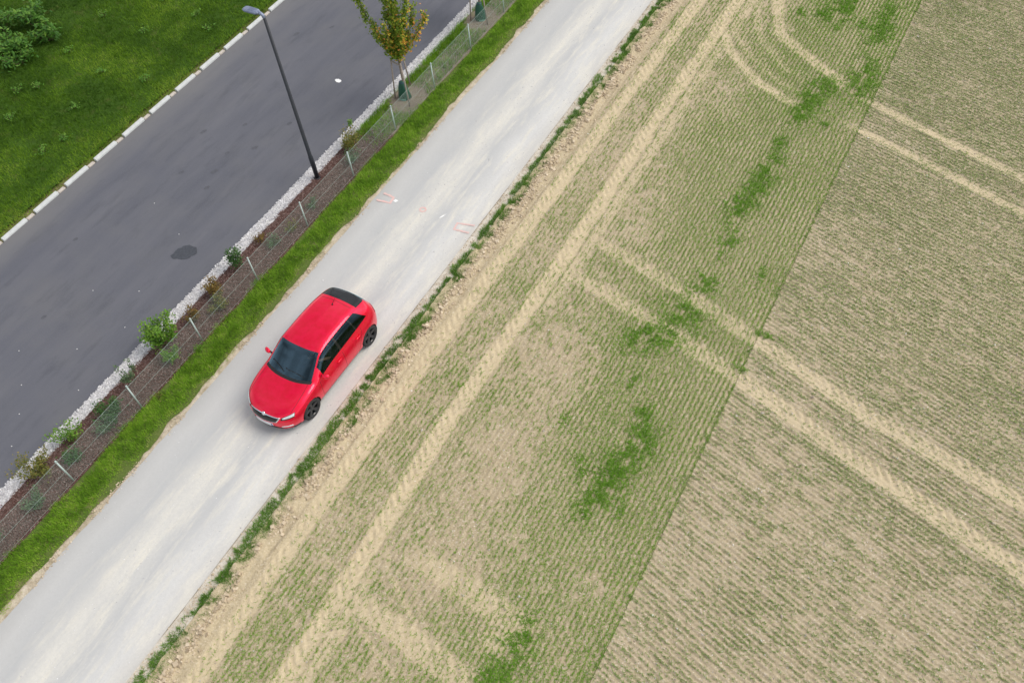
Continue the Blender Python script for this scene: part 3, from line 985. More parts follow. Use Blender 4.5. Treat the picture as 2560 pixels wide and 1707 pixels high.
# lawn
r4 = np.random.default_rng(14)
x, y = rect(r4, 420000, -38.5, -24.62, 5, 30, 1.0)
dn = 0.50 + 0.75 * fbm(x, y, 0.9, 120)
bare = np.exp(-(((x + 27.3) / 0.5) ** 2 + ((y - 11.86) / 0.4) ** 2)) + 0.8 * np.exp(-(((x + 32.1) / 0.9) ** 2 + ((y - 18.06) / 0.5) ** 2))
k = r4.uniform(0, 1, len(x)) < dn * (1 - 0.7 * bare)
x, y = x[k], y[k]
N = len(x)
edge = np.exp(-((x + 25.0) / 0.55) ** 2)
edge2 = np.exp(-((x + 24.75) / 0.18) ** 2)
tone = np.clip(-0.20 + 1.15 * fbm(x, y, 1.5, 121, 4) - 0.25 * np.exp(-((x + 33.2) / 1.8) ** 2 - ((y - 17.6) / 1.6) ** 2) + 0.30 * edge + 0.25 * (vn(x, y, 0.22, 122) - 0.5) + r4.normal(0, 0.12, N), 0, 1)
hg = r4.uniform(0.05, 0.16, N) * (0.7 + 0.7 * fbm(x, y, 0.9, 123)) * (1 - 0.35 * edge2)
stuff('lawn_grass', blades(np.column_stack([x, y, LZ(x, y) - 0.01]), hg, r4.uniform(0.012, 0.026, N), r4.uniform(0.2, 1.25, N), r4.uniform(0, 6.28, N), tone), M['lawn'],
      'deep green rough lawn beyond the white kerb', 'grass')


# ------------------------------------------------------------------ marks on the ground
def blob(name, c, a, b, rz, z, mat, label, cat, group=None, rough=0.25, n=22, seed=0, zf=None):
    rr = random.Random(seed)
    mb = MB()
    vv = [(0, 0, 0.0015)]
    for k in range(n):
        t_ = 2 * math.pi * k / n
        q = 1 + rough * (rr.random() - 0.5) * 2
        x, y = a * q * math.cos(t_), b * q * math.sin(t_)
        vv.append((x * math.cos(rz) - y * math.sin(rz), x * math.sin(rz) + y * math.cos(rz), 0))
    mb.add(vv, [(0, 1 + k, 1 + (k + 1) % n) for k in range(n)])
    o = mb.build(name, mat)
    o.location = (c[0], c[1], z)
    return tag(o, label, cat, group)


def paint_line(name, pts, w, z, mat, label, closed=False):
    mb = MB()
    rr = random.Random(int(abs(pts[0][0]) * 1000))
    fine_ = []
    P = [Vector((*p_, 0)) for p_ in pts] + ([Vector((*pts[0], 0))] if closed else [])
    for a, b in zip(P[:-1], P[1:]):
        m_ = max(2, int((b - a).length / 0.04))
        fine_ += [a.lerp(b, k / m_) for k in range(m_)]
    fine_.append(P[-1])
    vv = []
    for k, q in enumerate(fine_):
        d_ = (fine_[min(k + 1, len(fine_) - 1)] - fine_[max(k - 1, 0)]).normalized()
        s_ = Vector((-d_.y, d_.x, 0))
        u1, u2 = w / 2 * rr.uniform(0.65, 1.3), w / 2 * rr.uniform(0.65, 1.3)
        vv += [q + s_ * u1, q - s_ * u2]
    mb.add(vv, [(2 * k, 2 * k + 1, 2 * k + 3, 2 * k + 2) for k in range(len(fine_) - 1)])
    o = mb.build(name, mat)
    o.location.z = z
    return tag(o, label, 'paint mark', 'spray marks on the track')


TZ = lambda x: 0.005 + 0.035 * (1 - (2 * (x + 14.80) / 3.565 - 1) ** 2)
paint_line('spray_bracket', [(-14.66, 15.12), (-14.26, 15.10), (-14.22, 14.84), (-14.70, 14.78)], 0.075, TZ(-14.45) + 0.010, M['pink'], 'pink spray bracket on the track edge by the grass verge')
paint_line('spray_bracket', [(-11.33, 15.13), (-11.86, 15.00), (-11.82, 14.73), (-11.33, 14.80)], 0.060, TZ(-11.6) + 0.010, M['pink'], 'faint pink spray bracket on the track edge by the field')
ring = [(-13.12 + 0.095 * math.cos(a), 15.02 + 0.085 * math.sin(a)) for a in np.linspace(0, 2 * math.pi, 14)[:-1]]
paint_line('spray_ring', ring, 0.055, TZ(-13.1) + 0.006, M['pink'], 'pink spray ring in the middle of the pale track', True)
blob('paint_splash', (-14.12, 14.99), 0.075, 0.055, 0.3, TZ(-14.12) + 0.006, M['whitepaint'], 'small white paint splash beside the pink bracket', 'paint mark', seed=1)
blob('paint_dash', (-12.42, 15.04), 0.12, 0.022, 1.15, TZ(-12.42) + 0.006, M['whitepaint'], 'short white dash painted on the track', 'paint mark', seed=2)
blob('white_splash', (-19.42, 19.21), 0.135, 0.085, -0.15, 0.006, M['whitepaint'], 'white oval splash on the dark asphalt', 'paint mark', seed=3, rough=0.12)
blob('tar_patch', (-18.80, 10.40), 0.40, 0.27, 0.75, 0.006, M['tar'], 'ragged black tar patch on the dark asphalt', 'patch', seed=4, rough=0.13, n=30)
for k, (x, y, a, b) in enumerate([(-22.6, 20.9, .13, .08), (-21.6, 21.8, .12, .05), (-21.4, 13.1, .10, .06), (-20.4, 13.6, .14, .08), (-20.1, 12.9, .10, .07), (-19.9, 15.1, .12, .07),
                                  (-21.0, 15.9, .10, .06), (-22.1, 15.0, .13, .07), (-20.6, 14.5, .09, .06), (-20.9, 6.6, .09, .06), (-22.4, 9.3, .08, .06), (-19.6, 16.6, .1, .06)]):
    blob('oil_spot', (x, y), a, b, 1.2, 0.005, M['oil'], 'small dark oil spot on the asphalt road', 'stain', 'oil spots on the road', seed=10 + k, rough=0.2)
pe = MB()
for v in OCT_V: pass
pe.add([tuple(v * np.array((0.022, 0.016, 0.012)) * (1 + 0.2 * (k % 3 - 1))) for k, v in enumerate(OCT_V)], [tuple(f) for f in OCT_F])
pe0 = pe.build('pebble', M['whitepaint'])
for k, (x, y) in enumerate([(-18.0, 5.2), (-18.9, 3.9), (-19.6, 4.6), (-18.3, 3.1), (-19.1, 6.2), (-20.3, 8.0), (-18.4, 7.4), (-20.6, 5.4), (-19.0, 8.6), (-21.2, 11.6), (-19.5, 10.9)]):
    q = pe0 if k == 0 else link(pe0.copy())
    q.location = (x, y, 0.010)
    q.rotation_euler = (0, 0, k * 1.3)
    tag(q, 'tiny white pebble lying on the dark asphalt', 'pebble', 'pebbles on the road')

# ------------------------------------------------------------------ wire fence
fence = empty('wire_fence', (-16.0, 0, 0))
tag(fence, 'low wire mesh fence on round galvanised posts between shrub bed and grass verge', 'fence')
FH, FS, F0 = 0.99, 2.447, 3.14
pm_ = MB()
pm_.tube([(0, 0, -0.05), (0, 0, FH + 0.015)], 0.021, 10)
post0 = pm_.build('post', M['galv'], fence, True)
cp = MB()
cp.lathe([(0.0, 0.03), (0.02, 0.026), (0.028, 0.012), (0.028, -0.012), (0.0, -0.012)], 10, c=(0, 0, FH + 0.018))
cap0 = cp.build('post_cap', M['galv'], post0, True)
wm = MB()
hh = FH - 0.06
sp = 0.058
rw = 0.0012


def thin(mb, a, b, r):
    mb.tube([a, b], r, 3, False)


k = 0
ln_ = FS
st_ = -hh
while st_ < ln_:
    for sg in (1, -1):
        ya, yb, za, zb = st_, st_ + hh, 0.0, hh
        if ya < 0: za, ya = -ya, 0.0
        if yb > ln_: zb, yb = hh - (yb - ln_), ln_
        if yb - ya > 0.01:
            if sg == 1:
                thin(wm, (0.003, ya, za + 0.05), (0.003, yb, zb + 0.05), rw)
            else:
                thin(wm, (-0.003, ln_ - ya, za + 0.05), (-0.003, ln_ - yb, zb + 0.05), rw)
    st_ += sp
mesh0 = wm.build('mesh_panel', M['wire'], fence)
wr = MB()
wr.tube([(0.024, 0, 0), (0.024, FS, 0)], 0.0030, 5)
wire0 = wr.build('tension_wire', M['wire'], fence)
N0, N1 = -3, 14
for k in range(N0, N1):
    if k == N0:
        p_, m_, = post0, mesh0
        ws = [wire0, link(wire0.copy(), fence), link(wire0.copy(), fence)]
    else:
        p_ = link(post0.copy(), fence)
        link(cap0.copy(), p_)
        m_ = link(mesh0.copy(), fence)
        ws = [link(wire0.copy(), fence) for _ in range(3)]
    yk = F0 + FS * k
    p_.location = (random.uniform(-0.01, 0.01), yk, random.uniform(-0.02, 0.0))
    m_.location = (0.0, yk, 0)
    for w_, zz in zip(ws, (0.05, 0.52, FH - 0.01)):
        w_.location = (0, yk, zz)

# ------------------------------------------------------------------ street lamp
lamp = empty('street_lamp', (-17.04, 14.80, 0))
tag(lamp, 'tall slim anthracite street lamp standing in the white gravel', 'street lamp')
lm = MB()
lm.tube([(0, 0, -0.1), (0, 0, 0.9), (0, 0, 0.92), (0, 0, 5.80)], [0.072, 0.072, 0.060, 0.042], 14)
lm.build('pole', M['lamppost'], lamp, True)
lm = MB()
lm.lathe([(0.072, 0.0), (0.105, 0.0), (0.105, 0.03), (0.080, 0.045), (0.072, 0.045)], 14)
lm.build('base_collar', M['lamppost'], lamp, True)
lm = MB()
lm.box((0.070, 0, 0.55), (0.012, 0.075, 0.32))
lm.build('service_door', M['lamppost'], lamp)
lm = MB()
lm.tube([(0, 0, 5.78), (-0.03, 0, 5.86), (-0.10, 0, 5.90), (-0.20, 0, 5.915)], [0.045, 0.048, 0.045, 0.04], 12)
arm = lm.build('bracket', M['lamphead'], lamp, True)
lm = MB()
out = [(-0.13, -0.055), (-0.22, -0.105), (-0.58, -0.115), (-0.66, -0.085), (-0.68, 0.0), (-0.66, 0.085), (-0.58, 0.115), (-0.22, 0.105), (-0.13, 0.055)]
n = len(out)
vv = [(x, y, 5.885) for x, y in out] + [(x, y, 5.925) for x, y in out] + [(-0.40 + (x + 0.40) * 0.8, y * 0.72, 5.955) for x, y in out]
ff = [tuple(range(n))[::-1], tuple(range(2 * n, 3 * n))]
for r_ in range(2):
    ff += [(r_ * n + q, r_ * n + (q + 1) % n, (r_ + 1) * n + (q + 1) % n, (r_ + 1) * n + q) for q in range(n)]
lm.add(vv, [f[::-1] for f in ff])
hd = lm.build('lamp_head', M['lamphead'], lamp)
bevel(hd, 0.006, 2)
lm = MB()
for q in range(5):
    lm.box((-0.27 - 0.045 * q, 0, 5.962), (0.012, 0.13, 0.022))
lm.build('cooling_fins', M['lamphead'], hd)
lm = MB()
lm.box((-0.43, 0, 5.880), (0.34, 0.16, 0.012))
lm.build('lens', M['lampglass'], hd)


# ------------------------------------------------------------------ plants
def foliage_arrays(pts, rnd, size, asp, tone, up):
    P = np.array(pts)
    return leaves(P, size, asp, rnd, tone, up)


def shrub(name, label, loc, h, spread, stems, nleaf, lsize, pal, seed, group='shrubs behind the fence', cat='shrub', low=0.25, asp=0.5, lean=(0, 0), rad=0.10, up=0.45, stemr=0.008):
    if name == 'shrub':
        nleaf, lsize, h, spread, rad = int(nleaf * 1.9), lsize * 1.25, h * 1.12, spread * 1.35, rad * 1.05
    rd = np.random.default_rng(seed)
    o = empty(name, loc)
    tag(o, label, cat, group)
    pts = []
    for s in range(stems):
        a = rd.uniform(0, 6.28)
        q = spread * math.sqrt(rd.uniform(0.05, 1))
        top = np.array([math.cos(a) * q + lean[0], math.sin(a) * q + lean[1], h * rd.uniform(0.65, 1.0)])
        mid = np.array([top[0] * 0.55, top[1] * 0.55, top[2] * 0.45]) + rd.normal(0, 0.02, 3)
        mb = MB()
        mb.tube([(rd.normal(0, 0.015), rd.normal(0, 0.015), -0.04), tuple(mid), tuple(top)], [stemr, stemr * 0.8, stemr * 0.35], 5)
        mb.build('stem', M['stem'], o)
        m_ = nleaf // stems
        tt_ = rd.uniform(low, 1.02, m_) ** 0.8
        base = np.where(tt_[:, None] < 0.45, mid[None] * (tt_ / 0.45)[:, None], mid[None] + (top - mid)[None] * ((tt_ - 0.45) / 0.55)[:, None])
        pts.append(base + rd.normal(0, rad, (m_, 3)) * np.array([1, 1, 0.6]))
    P = np.concatenate(pts)
    P[:, 2] = np.maximum(P[:, 2], 0.03)
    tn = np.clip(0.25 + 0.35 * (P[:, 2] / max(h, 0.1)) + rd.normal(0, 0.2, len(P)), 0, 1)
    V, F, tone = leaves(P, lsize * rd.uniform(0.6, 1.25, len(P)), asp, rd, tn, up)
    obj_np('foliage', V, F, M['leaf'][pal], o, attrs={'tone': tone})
    return o


B = -0.0
shrub('shrub', 'bright green leafy shrub, the fullest one behind the fence', (-16.72, 7.42, B), 0.98, 0.36, 7, 760, 0.075, 'green', 31, lean=(-0.05, 0.0), rad=0.075)
shrub('shrub', 'dark green narrow upright shrub beside the gravel', (-16.82, 10.60, B), 0.85, 0.14, 4, 330, 0.06, 'dark', 32, rad=0.055)
shrub('shrub', 'rust brown bushy shrub next to a narrow dark green one', (-16.72, 9.55, B), 0.52, 0.22, 6, 380, 0.055, 'rust', 33, rad=0.06)
shrub('shrub', 'low rusty orange shrub against a fence post', (-16.75, 8.50, B), 0.48, 0.17, 5, 260, 0.05, 'rust', 34, rad=0.05)
shrub('shrub', 'thin grey green shrub with bare shoots over the gravel', (-16.80, 6.15, B), 0.62, 0.26, 8, 150, 0.06, 'blue', 35, low=0.5, rad=0.035)
shrub('shrub', 'dense dark green shrub pressing through the fence', (-16.50, 5.05, B), 0.58, 0.26, 6, 430, 0.06, 'dark', 36, rad=0.075)
shrub('shrub', 'grey green feathery shrub close behind mesh beside the dense dark green shrub', (-16.30, 4.75, B), 0.36, 0.24, 7, 260, 0.05, 'blue', 37, rad=0.06)
shrub('shrub', 'green wispy shrub leaning over the white gravel', (-16.92, 3.90, B), 0.62, 0.34, 8, 300, 0.055, 'green', 38, rad=0.06)
shrub('shrub', 'green low shrub behind mesh next to the wispy one', (-16.38, 3.55, B), 0.38, 0.22, 6, 230, 0.05, 'dark', 39, rad=0.06)
shrub('shrub', 'olive brown straggly shrub spreading across the gravel', (-16.95, 2.85, B), 0.66, 0.38, 9, 480, 0.055, 'olive', 40, rad=0.075)
shrub('shrub', 'small grey green shrub behind mesh beside the straggly olive brown shrub', (-16.38, 2.25, B), 0.36, 0.22, 6, 240, 0.05, 'blue', 41, rad=0.06)
shrub('shrub', 'grey green shrub in the mulch past the straggly olive brown shrub', (-16.42, 0.95, B), 0.45, 0.25, 6, 260, 0.055, 'blue', 42, rad=0.06)
shrub('shrub', 'olive shrub with one tall green shoot beside the street lamp', (-16.78, 16.35, B), 0.66, 0.30, 8, 520, 0.055, 'olive', 43, rad=0.075)
sh_ = shrub('tall_shoot', 'single tall green shoot rising out of the olive shrub', (-16.92, 16.75, B), 1.18, 0.04, 2, 70, 0.07, 'green', 44, low=0.75, rad=0.03, cat='shoot', group=None)
shrub('shrub', 'pale green shrub behind mesh beside the olive one', (-16.40, 15.95, B), 0.42, 0.22, 6, 230, 0.05, 'blue', 45, rad=0.06)
shrub('shrub', 'faint grey green seedling shrub in bark mulch near the lamp', (-16.42, 13.75, B), 0.24, 0.20, 5, 110, 0.045, 'blue', 46, rad=0.05)
shrub('shrub', 'sparse yellowish seedling shrub in mulch beside a post', (-16.36, 12.60, B), 0.22, 0.18, 5, 90, 0.045, 'olive', 47, rad=0.05)
shrub('shrub', 'small grey green shrub in mulch below the wire', (-16.50, 11.85, B), 0.30, 0.2, 5, 120, 0.05, 'blue', 48, rad=0.05)
shrub('shrub', 'reddish twig shrub at the gravel edge', (-16.90, 11.75, B), 0.34, 0.16, 6, 90, 0.045, 'rust', 49, rad=0.04)
shrub('shrub', 'olive low shrub behind mesh next to the rust brown bush', (-16.38, 9.15, B), 0.36, 0.26, 6, 260, 0.05, 'olive', 50, rad=0.06)
shrub('shrub', 'green foliage shrub low behind mesh beside the fullest shrub', (-16.36, 7.15, B), 0.44, 0.22, 6, 320, 0.055, 'green', 51, rad=0.06)
shrub('verge_weed', 'yellow green weed at the foot of the fence on the grass verge', (-15.86, 7.75, B), 0.22, 0.13, 5, 90, 0.055, 'green', 52, group=None, cat='weed', rad=0.05)
shrub('verge_weed', 'pale dry weed tuft on the verge beside the fullest shrub', (-15.82, 6.05, B), 0.18, 0.16, 5, 70, 0.05, 'olive', 53, group=None, cat='weed', rad=0.05)

# broad-leaved plants on the lawn
for k, (x, y, h, sp_, nl, ls) in enumerate([(-31.9, 15.6, .75, .62, 260, .20), (-32.5, 17.0, .85, .55, 260, .21), (-33.6, 16.3, .75, .5, 200, .20), (-31.2, 15.0, .55, .5, 190, .17),
                                            (-33.0, 15.0, .6, .6, 210, .19), (-31.3, 16.6, .7, .45, 180, .19)]):
    lab = ['large leafy green plant with broad leaves on the lawn, lowest of its thicket', 'tall broad leaved plant with drooping leaves at the thicket top', 'broad leaved plant at the outer edge of the lawn thicket',
           'low broad leaved plant with a few yellowed leaves on the lawn', 'spreading broad leaved plant on the side of the lawn thicket away from the road', 'upright broad leaved plant on the road side of the thicket'][k]
    shrub('broadleaf_plant', lab, (x, y, float(LZ(np.array(x), np.array(y)))), h, sp_ * 1.15, 9, int(nl * 1.7), ls, 'broad', 60 + k, 'broad leaved plants on the lawn', 'plant', low=0.3, asp=0.48, rad=0.13, up=0.6, stemr=0.012)
for k, (x, y, h) in enumerate([(-25.95, 16.26, .2), (-26.3, 12.56, .18), (-26.5, 11.75, .22), (-29.3, 14.2, .25), (-29.9, 13.75, .25), (-27.8, 15.95, .14), (-28.9, 12.5, .16), (-29.0, 20.5, .2), (-27.0, 20.2, .16),
                               (-30.4, 18.6, .2), (-28.2, 18.5, .15), (-30.0, 16.3, .18), (-27.2, 13.9, .13), (-26.0, 19.7, .14), (-30.9, 13.4, .2)]):
    wl = {0: 'light green weed on the lawn right beside the white kerb', 1: 'small weed next to the bare sandy patch in the lawn', 2: 'leafy weed on the bare sandy patch in the lawn',
          3: 'yellow green weed below the broad leaved thicket', 10: 'small weed alone in the open middle of the lawn', 14: 'leafy weed at the lawn rim beneath the thicket'}.get(k, 'small light green broadleaf weed standing out in the dark lawn')
    shrub('lawn_weed', wl, (x, y, float(LZ(np.array(x), np.array(y)))), h, 0.20, 6, 60, 0.085, 'lawnweed', 80 + k, 'small weeds in the lawn', 'weed', low=0.3, asp=0.55, rad=0.07, up=0.65)

# ------------------------------------------------------------------ young street trees with stakes and watering bags
E1, E2 = np.array((0.87, 0.49, 0)), np.array((-0.49, 0.87, 0))


def make_tree(loc):
    rd = np.random.default_rng(200)
    o = empty('young_tree', loc)
    mb = MB()
    mb.tube([(0, 0, -0.05), (0.01, 0.0, 0.7), (0.0, 0.01, 1.5), (0.02, 0, 2.4), (0.0, 0.02, 3.6), (0.0, 0, 5.1)], [0.032, 0.028, 0.024, 0.020, 0.014, 0.006], 8)
    trunk = mb.build('trunk', M['bark'], o, True)
    limbs = [(-0.80, 0.1, 4.05, .05), (-0.40, -0.25, 2.95, .30), (-0.15, 0.20, 4.9, .10), (0.10, -0.15, 4.7, .14), (0.26, 0.25, 5.0, .10), (0.62, -0.05, 5.0, .22), (0.95, 0.0, 3.15, .72),
             (-0.12, -0.30, 3.0, .30), (0.32, -0.28, 3.2, .30), (0.10, 0.05, 5.5, .1), (0.62, 0.25, 3.3, .2)]
    pts, tn = [], []
    for la, de, zt, org in limbs:
        la, de = la * 1.22, de * 1.3
        tip = E1 * la + E2 * de + np.array((0, 0, zt))
        z0 = 1.55 + 0.25 * rd.uniform()
        b0 = np.array((0, 0, z0))
        c1_ = E1 * la * 0.62 + E2 * de * 0.62 + np.array((0, 0, z0 + (zt - z0) * 0.28))
        tt_ = np.linspace(0, 1, 7)[:, None]
        path = (1 - tt_) ** 2 * b0 + 2 * tt_ * (1 - tt_) * c1_ + tt_ ** 2 * tip
        mb = MB()
        mb.tube([tuple(q) for q in path], list(np.linspace(0.017, 0.005, 7)), 5)
        mb.build('limb', M['bark'], trunk, True)
        m_ = int(350 * (zt - z0))
        t2 = rd.uniform(0.10, 1.03, m_)[:, None]
        q = (1 - t2) ** 2 * b0 + 2 * t2 * (1 - t2) * c1_ + t2 ** 2 * tip
        cl_ = np.floor(t2[:, 0] * 11)
        jit = np.random.default_rng(int(abs(la * 100) + zt * 10)).normal(0, 0.05, (16, 3))[np.clip(cl_, 0, 14).astype(int)]
        off = rd.normal(0, 0.078, (m_, 3)) * (1.15 - 0.45 * t2)
        pts.append(q + off + jit)
        orange = rd.uniform(0, 1, m_) < org * (0.35 + 0.9 * (off @ E1 > 0.03)) * (0.5 + vn(cl_, cl_ * 0 + la * 10, 1.0, 5))
        tn.append(np.where(orange, rd.uniform(0.62, 1.0, m_), np.clip(rd.normal(0.30, 0.15, m_), 0, 0.62)))
    V, F, tone = leaves(np.concatenate(pts), 0.082 * rd.uniform(0.65, 1.3, sum(len(q) for q in pts)), 0.8, rd, np.concatenate(tn), 0.3)
    obj_np('crown', V, F, M['leaf']['tree'], o, attrs={'tone': tone})
    return o


def make_support(loc, feet):
    o = empty('tree_support', loc)
    tops = []
    for fx, fy in feet:
        tx, ty = fx * 0.62, fy * 0.62
        tops.append((tx, ty))
        mb = MB()
        mb.tube([(fx, fy, -0.08), (tx, ty, 1.62)], 0.026, 8)
        mb.build('stake', M['wood'], o, True)
    for a in range(3):
        b = (a + 1) % 3
        mb = MB()
        ca, cb = Vector((*tops[a], 1.5)), Vector((*tops[b], 1.5))
        d_ = (cb - ca)
        mb.box(tuple((ca + cb) / 2 + Vector((0, 0, 0.028 * a))), (d_.length + 0.08, 0.022, 0.05), math.atan2(d_.y, d_.x))
        mb.build('cross_slat', M['wood'], o)
    return o


def make_bag(loc, rz):
    o = empty('watering_bag', loc, rz)
    mb = MB()
    vv, ff = [], []
    n_, prof_ = 16, [(0.0, 0.215), (0.05, 0.225), (0.2, 0.205), (0.4, 0.165), (0.58, 0.115), (0.66, 0.085), (0.68, 0.055)]
    for z_, r_ in prof_:
        for q in range(n_):
            a = 2 * math.pi * q / n_
            f_ = 1 + 0.07 * math.sin(3 * a + 7 * z_) + 0.04 * math.sin(5 * a - 5 * z_)
            vv.append((r_ * f_ * math.cos(a), r_ * 0.9 * f_ * math.sin(a), z_))
    for r_ in range(len(prof_) - 1):
        ff += [(r_ * n_ + q, r_ * n_ + (q + 1) % n_, (r_ + 1) * n_ + (q + 1) % n_, (r_ + 1) * n_ + q) for q in range(n_)]
    ff.append(tuple(range((len(prof_) - 1) * n_, len(prof_) * n_)))
    ff.append(tuple(range(n_ - 1, -1, -1)))
    mb.add(vv, ff)
    mb.build('bag', M['bag'], o, True)
    mb = MB()
    mb.tube([(0.09 * math.cos(a), 0.085 * math.sin(a), 0.655 + 0.012 * math.sin(2 * a)) for a in np.linspace(0, 6.28, 13)], 0.012, 6)
    mb.build('strap', plain('dark_blue_strap', (0.03, 0.04, 0.10), 0.6, vary=0), o, True)
    mb = MB()
    vv = []
    for q in range(9):
        a = -1.75 + 0.9 * q / 8
        for z_, r_ in ((0.025, 0.232), (0.085, 0.226)):
            vv.append((r_ * 1.03 * math.cos(a), r_ * 0.93 * math.sin(a), z_))
    mb.add(vv, [(2 * q, 2 * q + 2, 2 * q + 3, 2 * q + 1) for q in range(8)])
    mb.build('hem', plain('pale_green_hem', (0.16, 0.33, 0.27), 0.5, vary=0.1), o, True)
    return o


tree = make_tree((-16.66, 19.42, 0.0))
tag(tree, 'young upright tree with green and orange leaves beside the street lamp', 'tree', 'young street trees')
tree2 = copy_tree(tree)
tree2.location = (-16.60, 24.50, 0)
tree2.rotation_euler = (0, 0, 2.2)
tag(tree2, 'bare lower trunk of a young tree further along the fence', 'tree', 'young street trees')
sup = make_support((-16.66, 19.42, 0), [(-0.31, -0.21), (0.41, -0.36), (-0.20, 0.62)])
tag(sup, 'three wooden stakes with slats around the orange leaved tree', 'tree stakes', 'tree stake supports')
sup2 = copy_tree(sup)
sup2.location = (-16.66, 24.50, 0)
sup2.rotation_euler = (0, 0, 0.25)
tag(sup2, 'three wooden stakes around the trunk further along the fence', 'tree stakes', 'tree stake supports')
bag1 = make_bag((-16.68, 19.40, 0.005), 0.0)
tag(bag1, 'dark green watering bag at the foot of the orange leaved tree', 'watering bag', 'tree watering bags')
bag2 = copy_tree(bag1)
bag2.location = (-16.61, 24.47, 0.005)
bag2.rotation_euler = (0, 0, 0.5)
tag(bag2, 'dark green watering bag around the trunk further along the fence', 'watering bag', 'tree watering bags')

#CAR#
# ------------------------------------------------------------------ the red car
m, t, p = newmat('red_car_paint')
setp(p, (0.62, 0.0, 0.018), 0.36, 0.25, 0.55)
p.inputs['Coat Weight'].default_value = 0.7
p.inputs['Coat Roughness'].default_value = 0.06
fl = noise(t, 7, 3, 0.6)
t.links.new(mixc(t, mrange(t, fl, 0.35, 0.65), (0.80, 0.0, 0.030), (0.88, 0.0, 0.048)), p.inputs['Base Color'])
M['paint'] = m
M['gloss'] = plain('gloss_black', (0.010, 0.011, 0.012), 0.12, 0.5, vary=0)
M['trim'] = plain('black_plastic', (0.014, 0.014, 0.015), 0.55, 0.4, vary=0.1)
M['cabin'] = plain('dark_cabin', (0.018, 0.018, 0.020), 0.9, 0.2, vary=0.1)
M['seat'] = plain('charcoal_seat_cloth', (0.030, 0.031, 0.034), 0.95, 0.1, vary=0.15)
M['chrome'] = plain('chrome', (0.72, 0.74, 0.78), 0.18, 0.5, 0.85, vary=0)
M['lens'] = plain('headlamp_glass', (0.62, 0.66, 0.68), 0.10, 0.6, 0.1, vary=0.2, scale=14)
M['tail'] = plain('tail_lamp_red', (0.28, 0.006, 0.008), 0.15, 0.5, vary=0)
M['tyre'] = plain('tyre_rubber', (0.035, 0.035, 0.036), 0.85, 0.25, vary=0.15)
M['rim'] = plain('dark_alloy', (0.040, 0.041, 0.044), 0.45, 0.5, 0.3, vary=0)
M['plate'] = plain('plate_white', (0.72, 0.72, 0.74), 0.5, 0.4, vary=0.04)
M['plateblue'] = plain('plate_blue', (0.02, 0.05, 0.30), 0.5, 0.4, vary=0)
M['beige'] = plain('beige_visor', (0.45, 0.40, 0.33), 0.8, 0.2, vary=0.05)
m, t, p = newmat('tinted_glass')
t.nodes.remove(p)
tr = t.nodes.new('ShaderNodeBsdfTransparent')
tr.inputs['Color'].default_value = (0.42, 0.47, 0.47, 1)
gl = t.nodes.new('ShaderNodeBsdfGlossy')
gl.inputs['Roughness'].default_value = 0.02
gl.inputs['Color'].default_value = (0.50, 0.80, 1.0, 1)
fr = t.nodes.new('ShaderNodeFresnel')
fr.inputs['IOR'].default_value = 2.0
mxs = t.nodes.new('ShaderNodeMixShader')
t.links.new(mathn(t, 'MULTIPLY', fr.outputs[0], 1.15), mxs.inputs[0])
t.links.new(tr.outputs[0], mxs.inputs[1])
t.links.new(gl.outputs[0], mxs.inputs[2])
t.links.new(mxs.outputs[0], t.nodes['Material Output'].inputs['Surface'])
M['glass'] = m
m2 = m.copy()
m2.name = 'privacy_glass'
for nd in m2.node_tree.nodes:
    if nd.type == 'BSDF_TRANSPARENT':
        nd.inputs['Color'].default_value = (0.10, 0.13, 0.12, 1)
    if nd.type == 'FRESNEL':
        nd.inputs['IOR'].default_value = 1.45
M['privacy'] = m2
m3 = m.copy()
m3.name = 'side_glass'
for nd in m3.node_tree.nodes:
    if nd.type == 'FRESNEL':
        nd.inputs['IOR'].default_value = 1.5
M['sideglass'] = m3


def pchip(x, Y, q):
    """monotone cubic through (x, Y[:, k]) evaluated at q"""
    x = np.asarray(x, float)
    Y = np.asarray(Y, float)
    h = np.diff(x)[:, None]
    dl = np.diff(Y, axis=0) / h
    D = np.zeros_like(Y)
    for i in range(1, len(x) - 1):
        a, b = dl[i - 1], dl[i]
        w1, w2 = 2 * h[i] + h[i - 1], h[i] + 2 * h[i - 1]
        with np.errstate(divide='ignore', invalid='ignore'):
            v = (w1 + w2) / (w1 / a + w2 / b)
        D[i] = np.where(a * b > 0, v, 0)
    D[0], D[-1] = dl[0], dl[-1]
    k = np.clip(np.searchsorted(x, q, side='right') - 1, 0, len(x) - 2)
    hh_ = h[k]
    s = ((q - x[k])[:, None]) / hh_
    return ((1 + 2 * s) * (1 - s) ** 2 * Y[k] + s * (1 - s) ** 2 * hh_ * D[k] + s * s * (3 - 2 * s) * Y[k + 1] + s * s * (s - 1) * hh_ * D[k + 1])


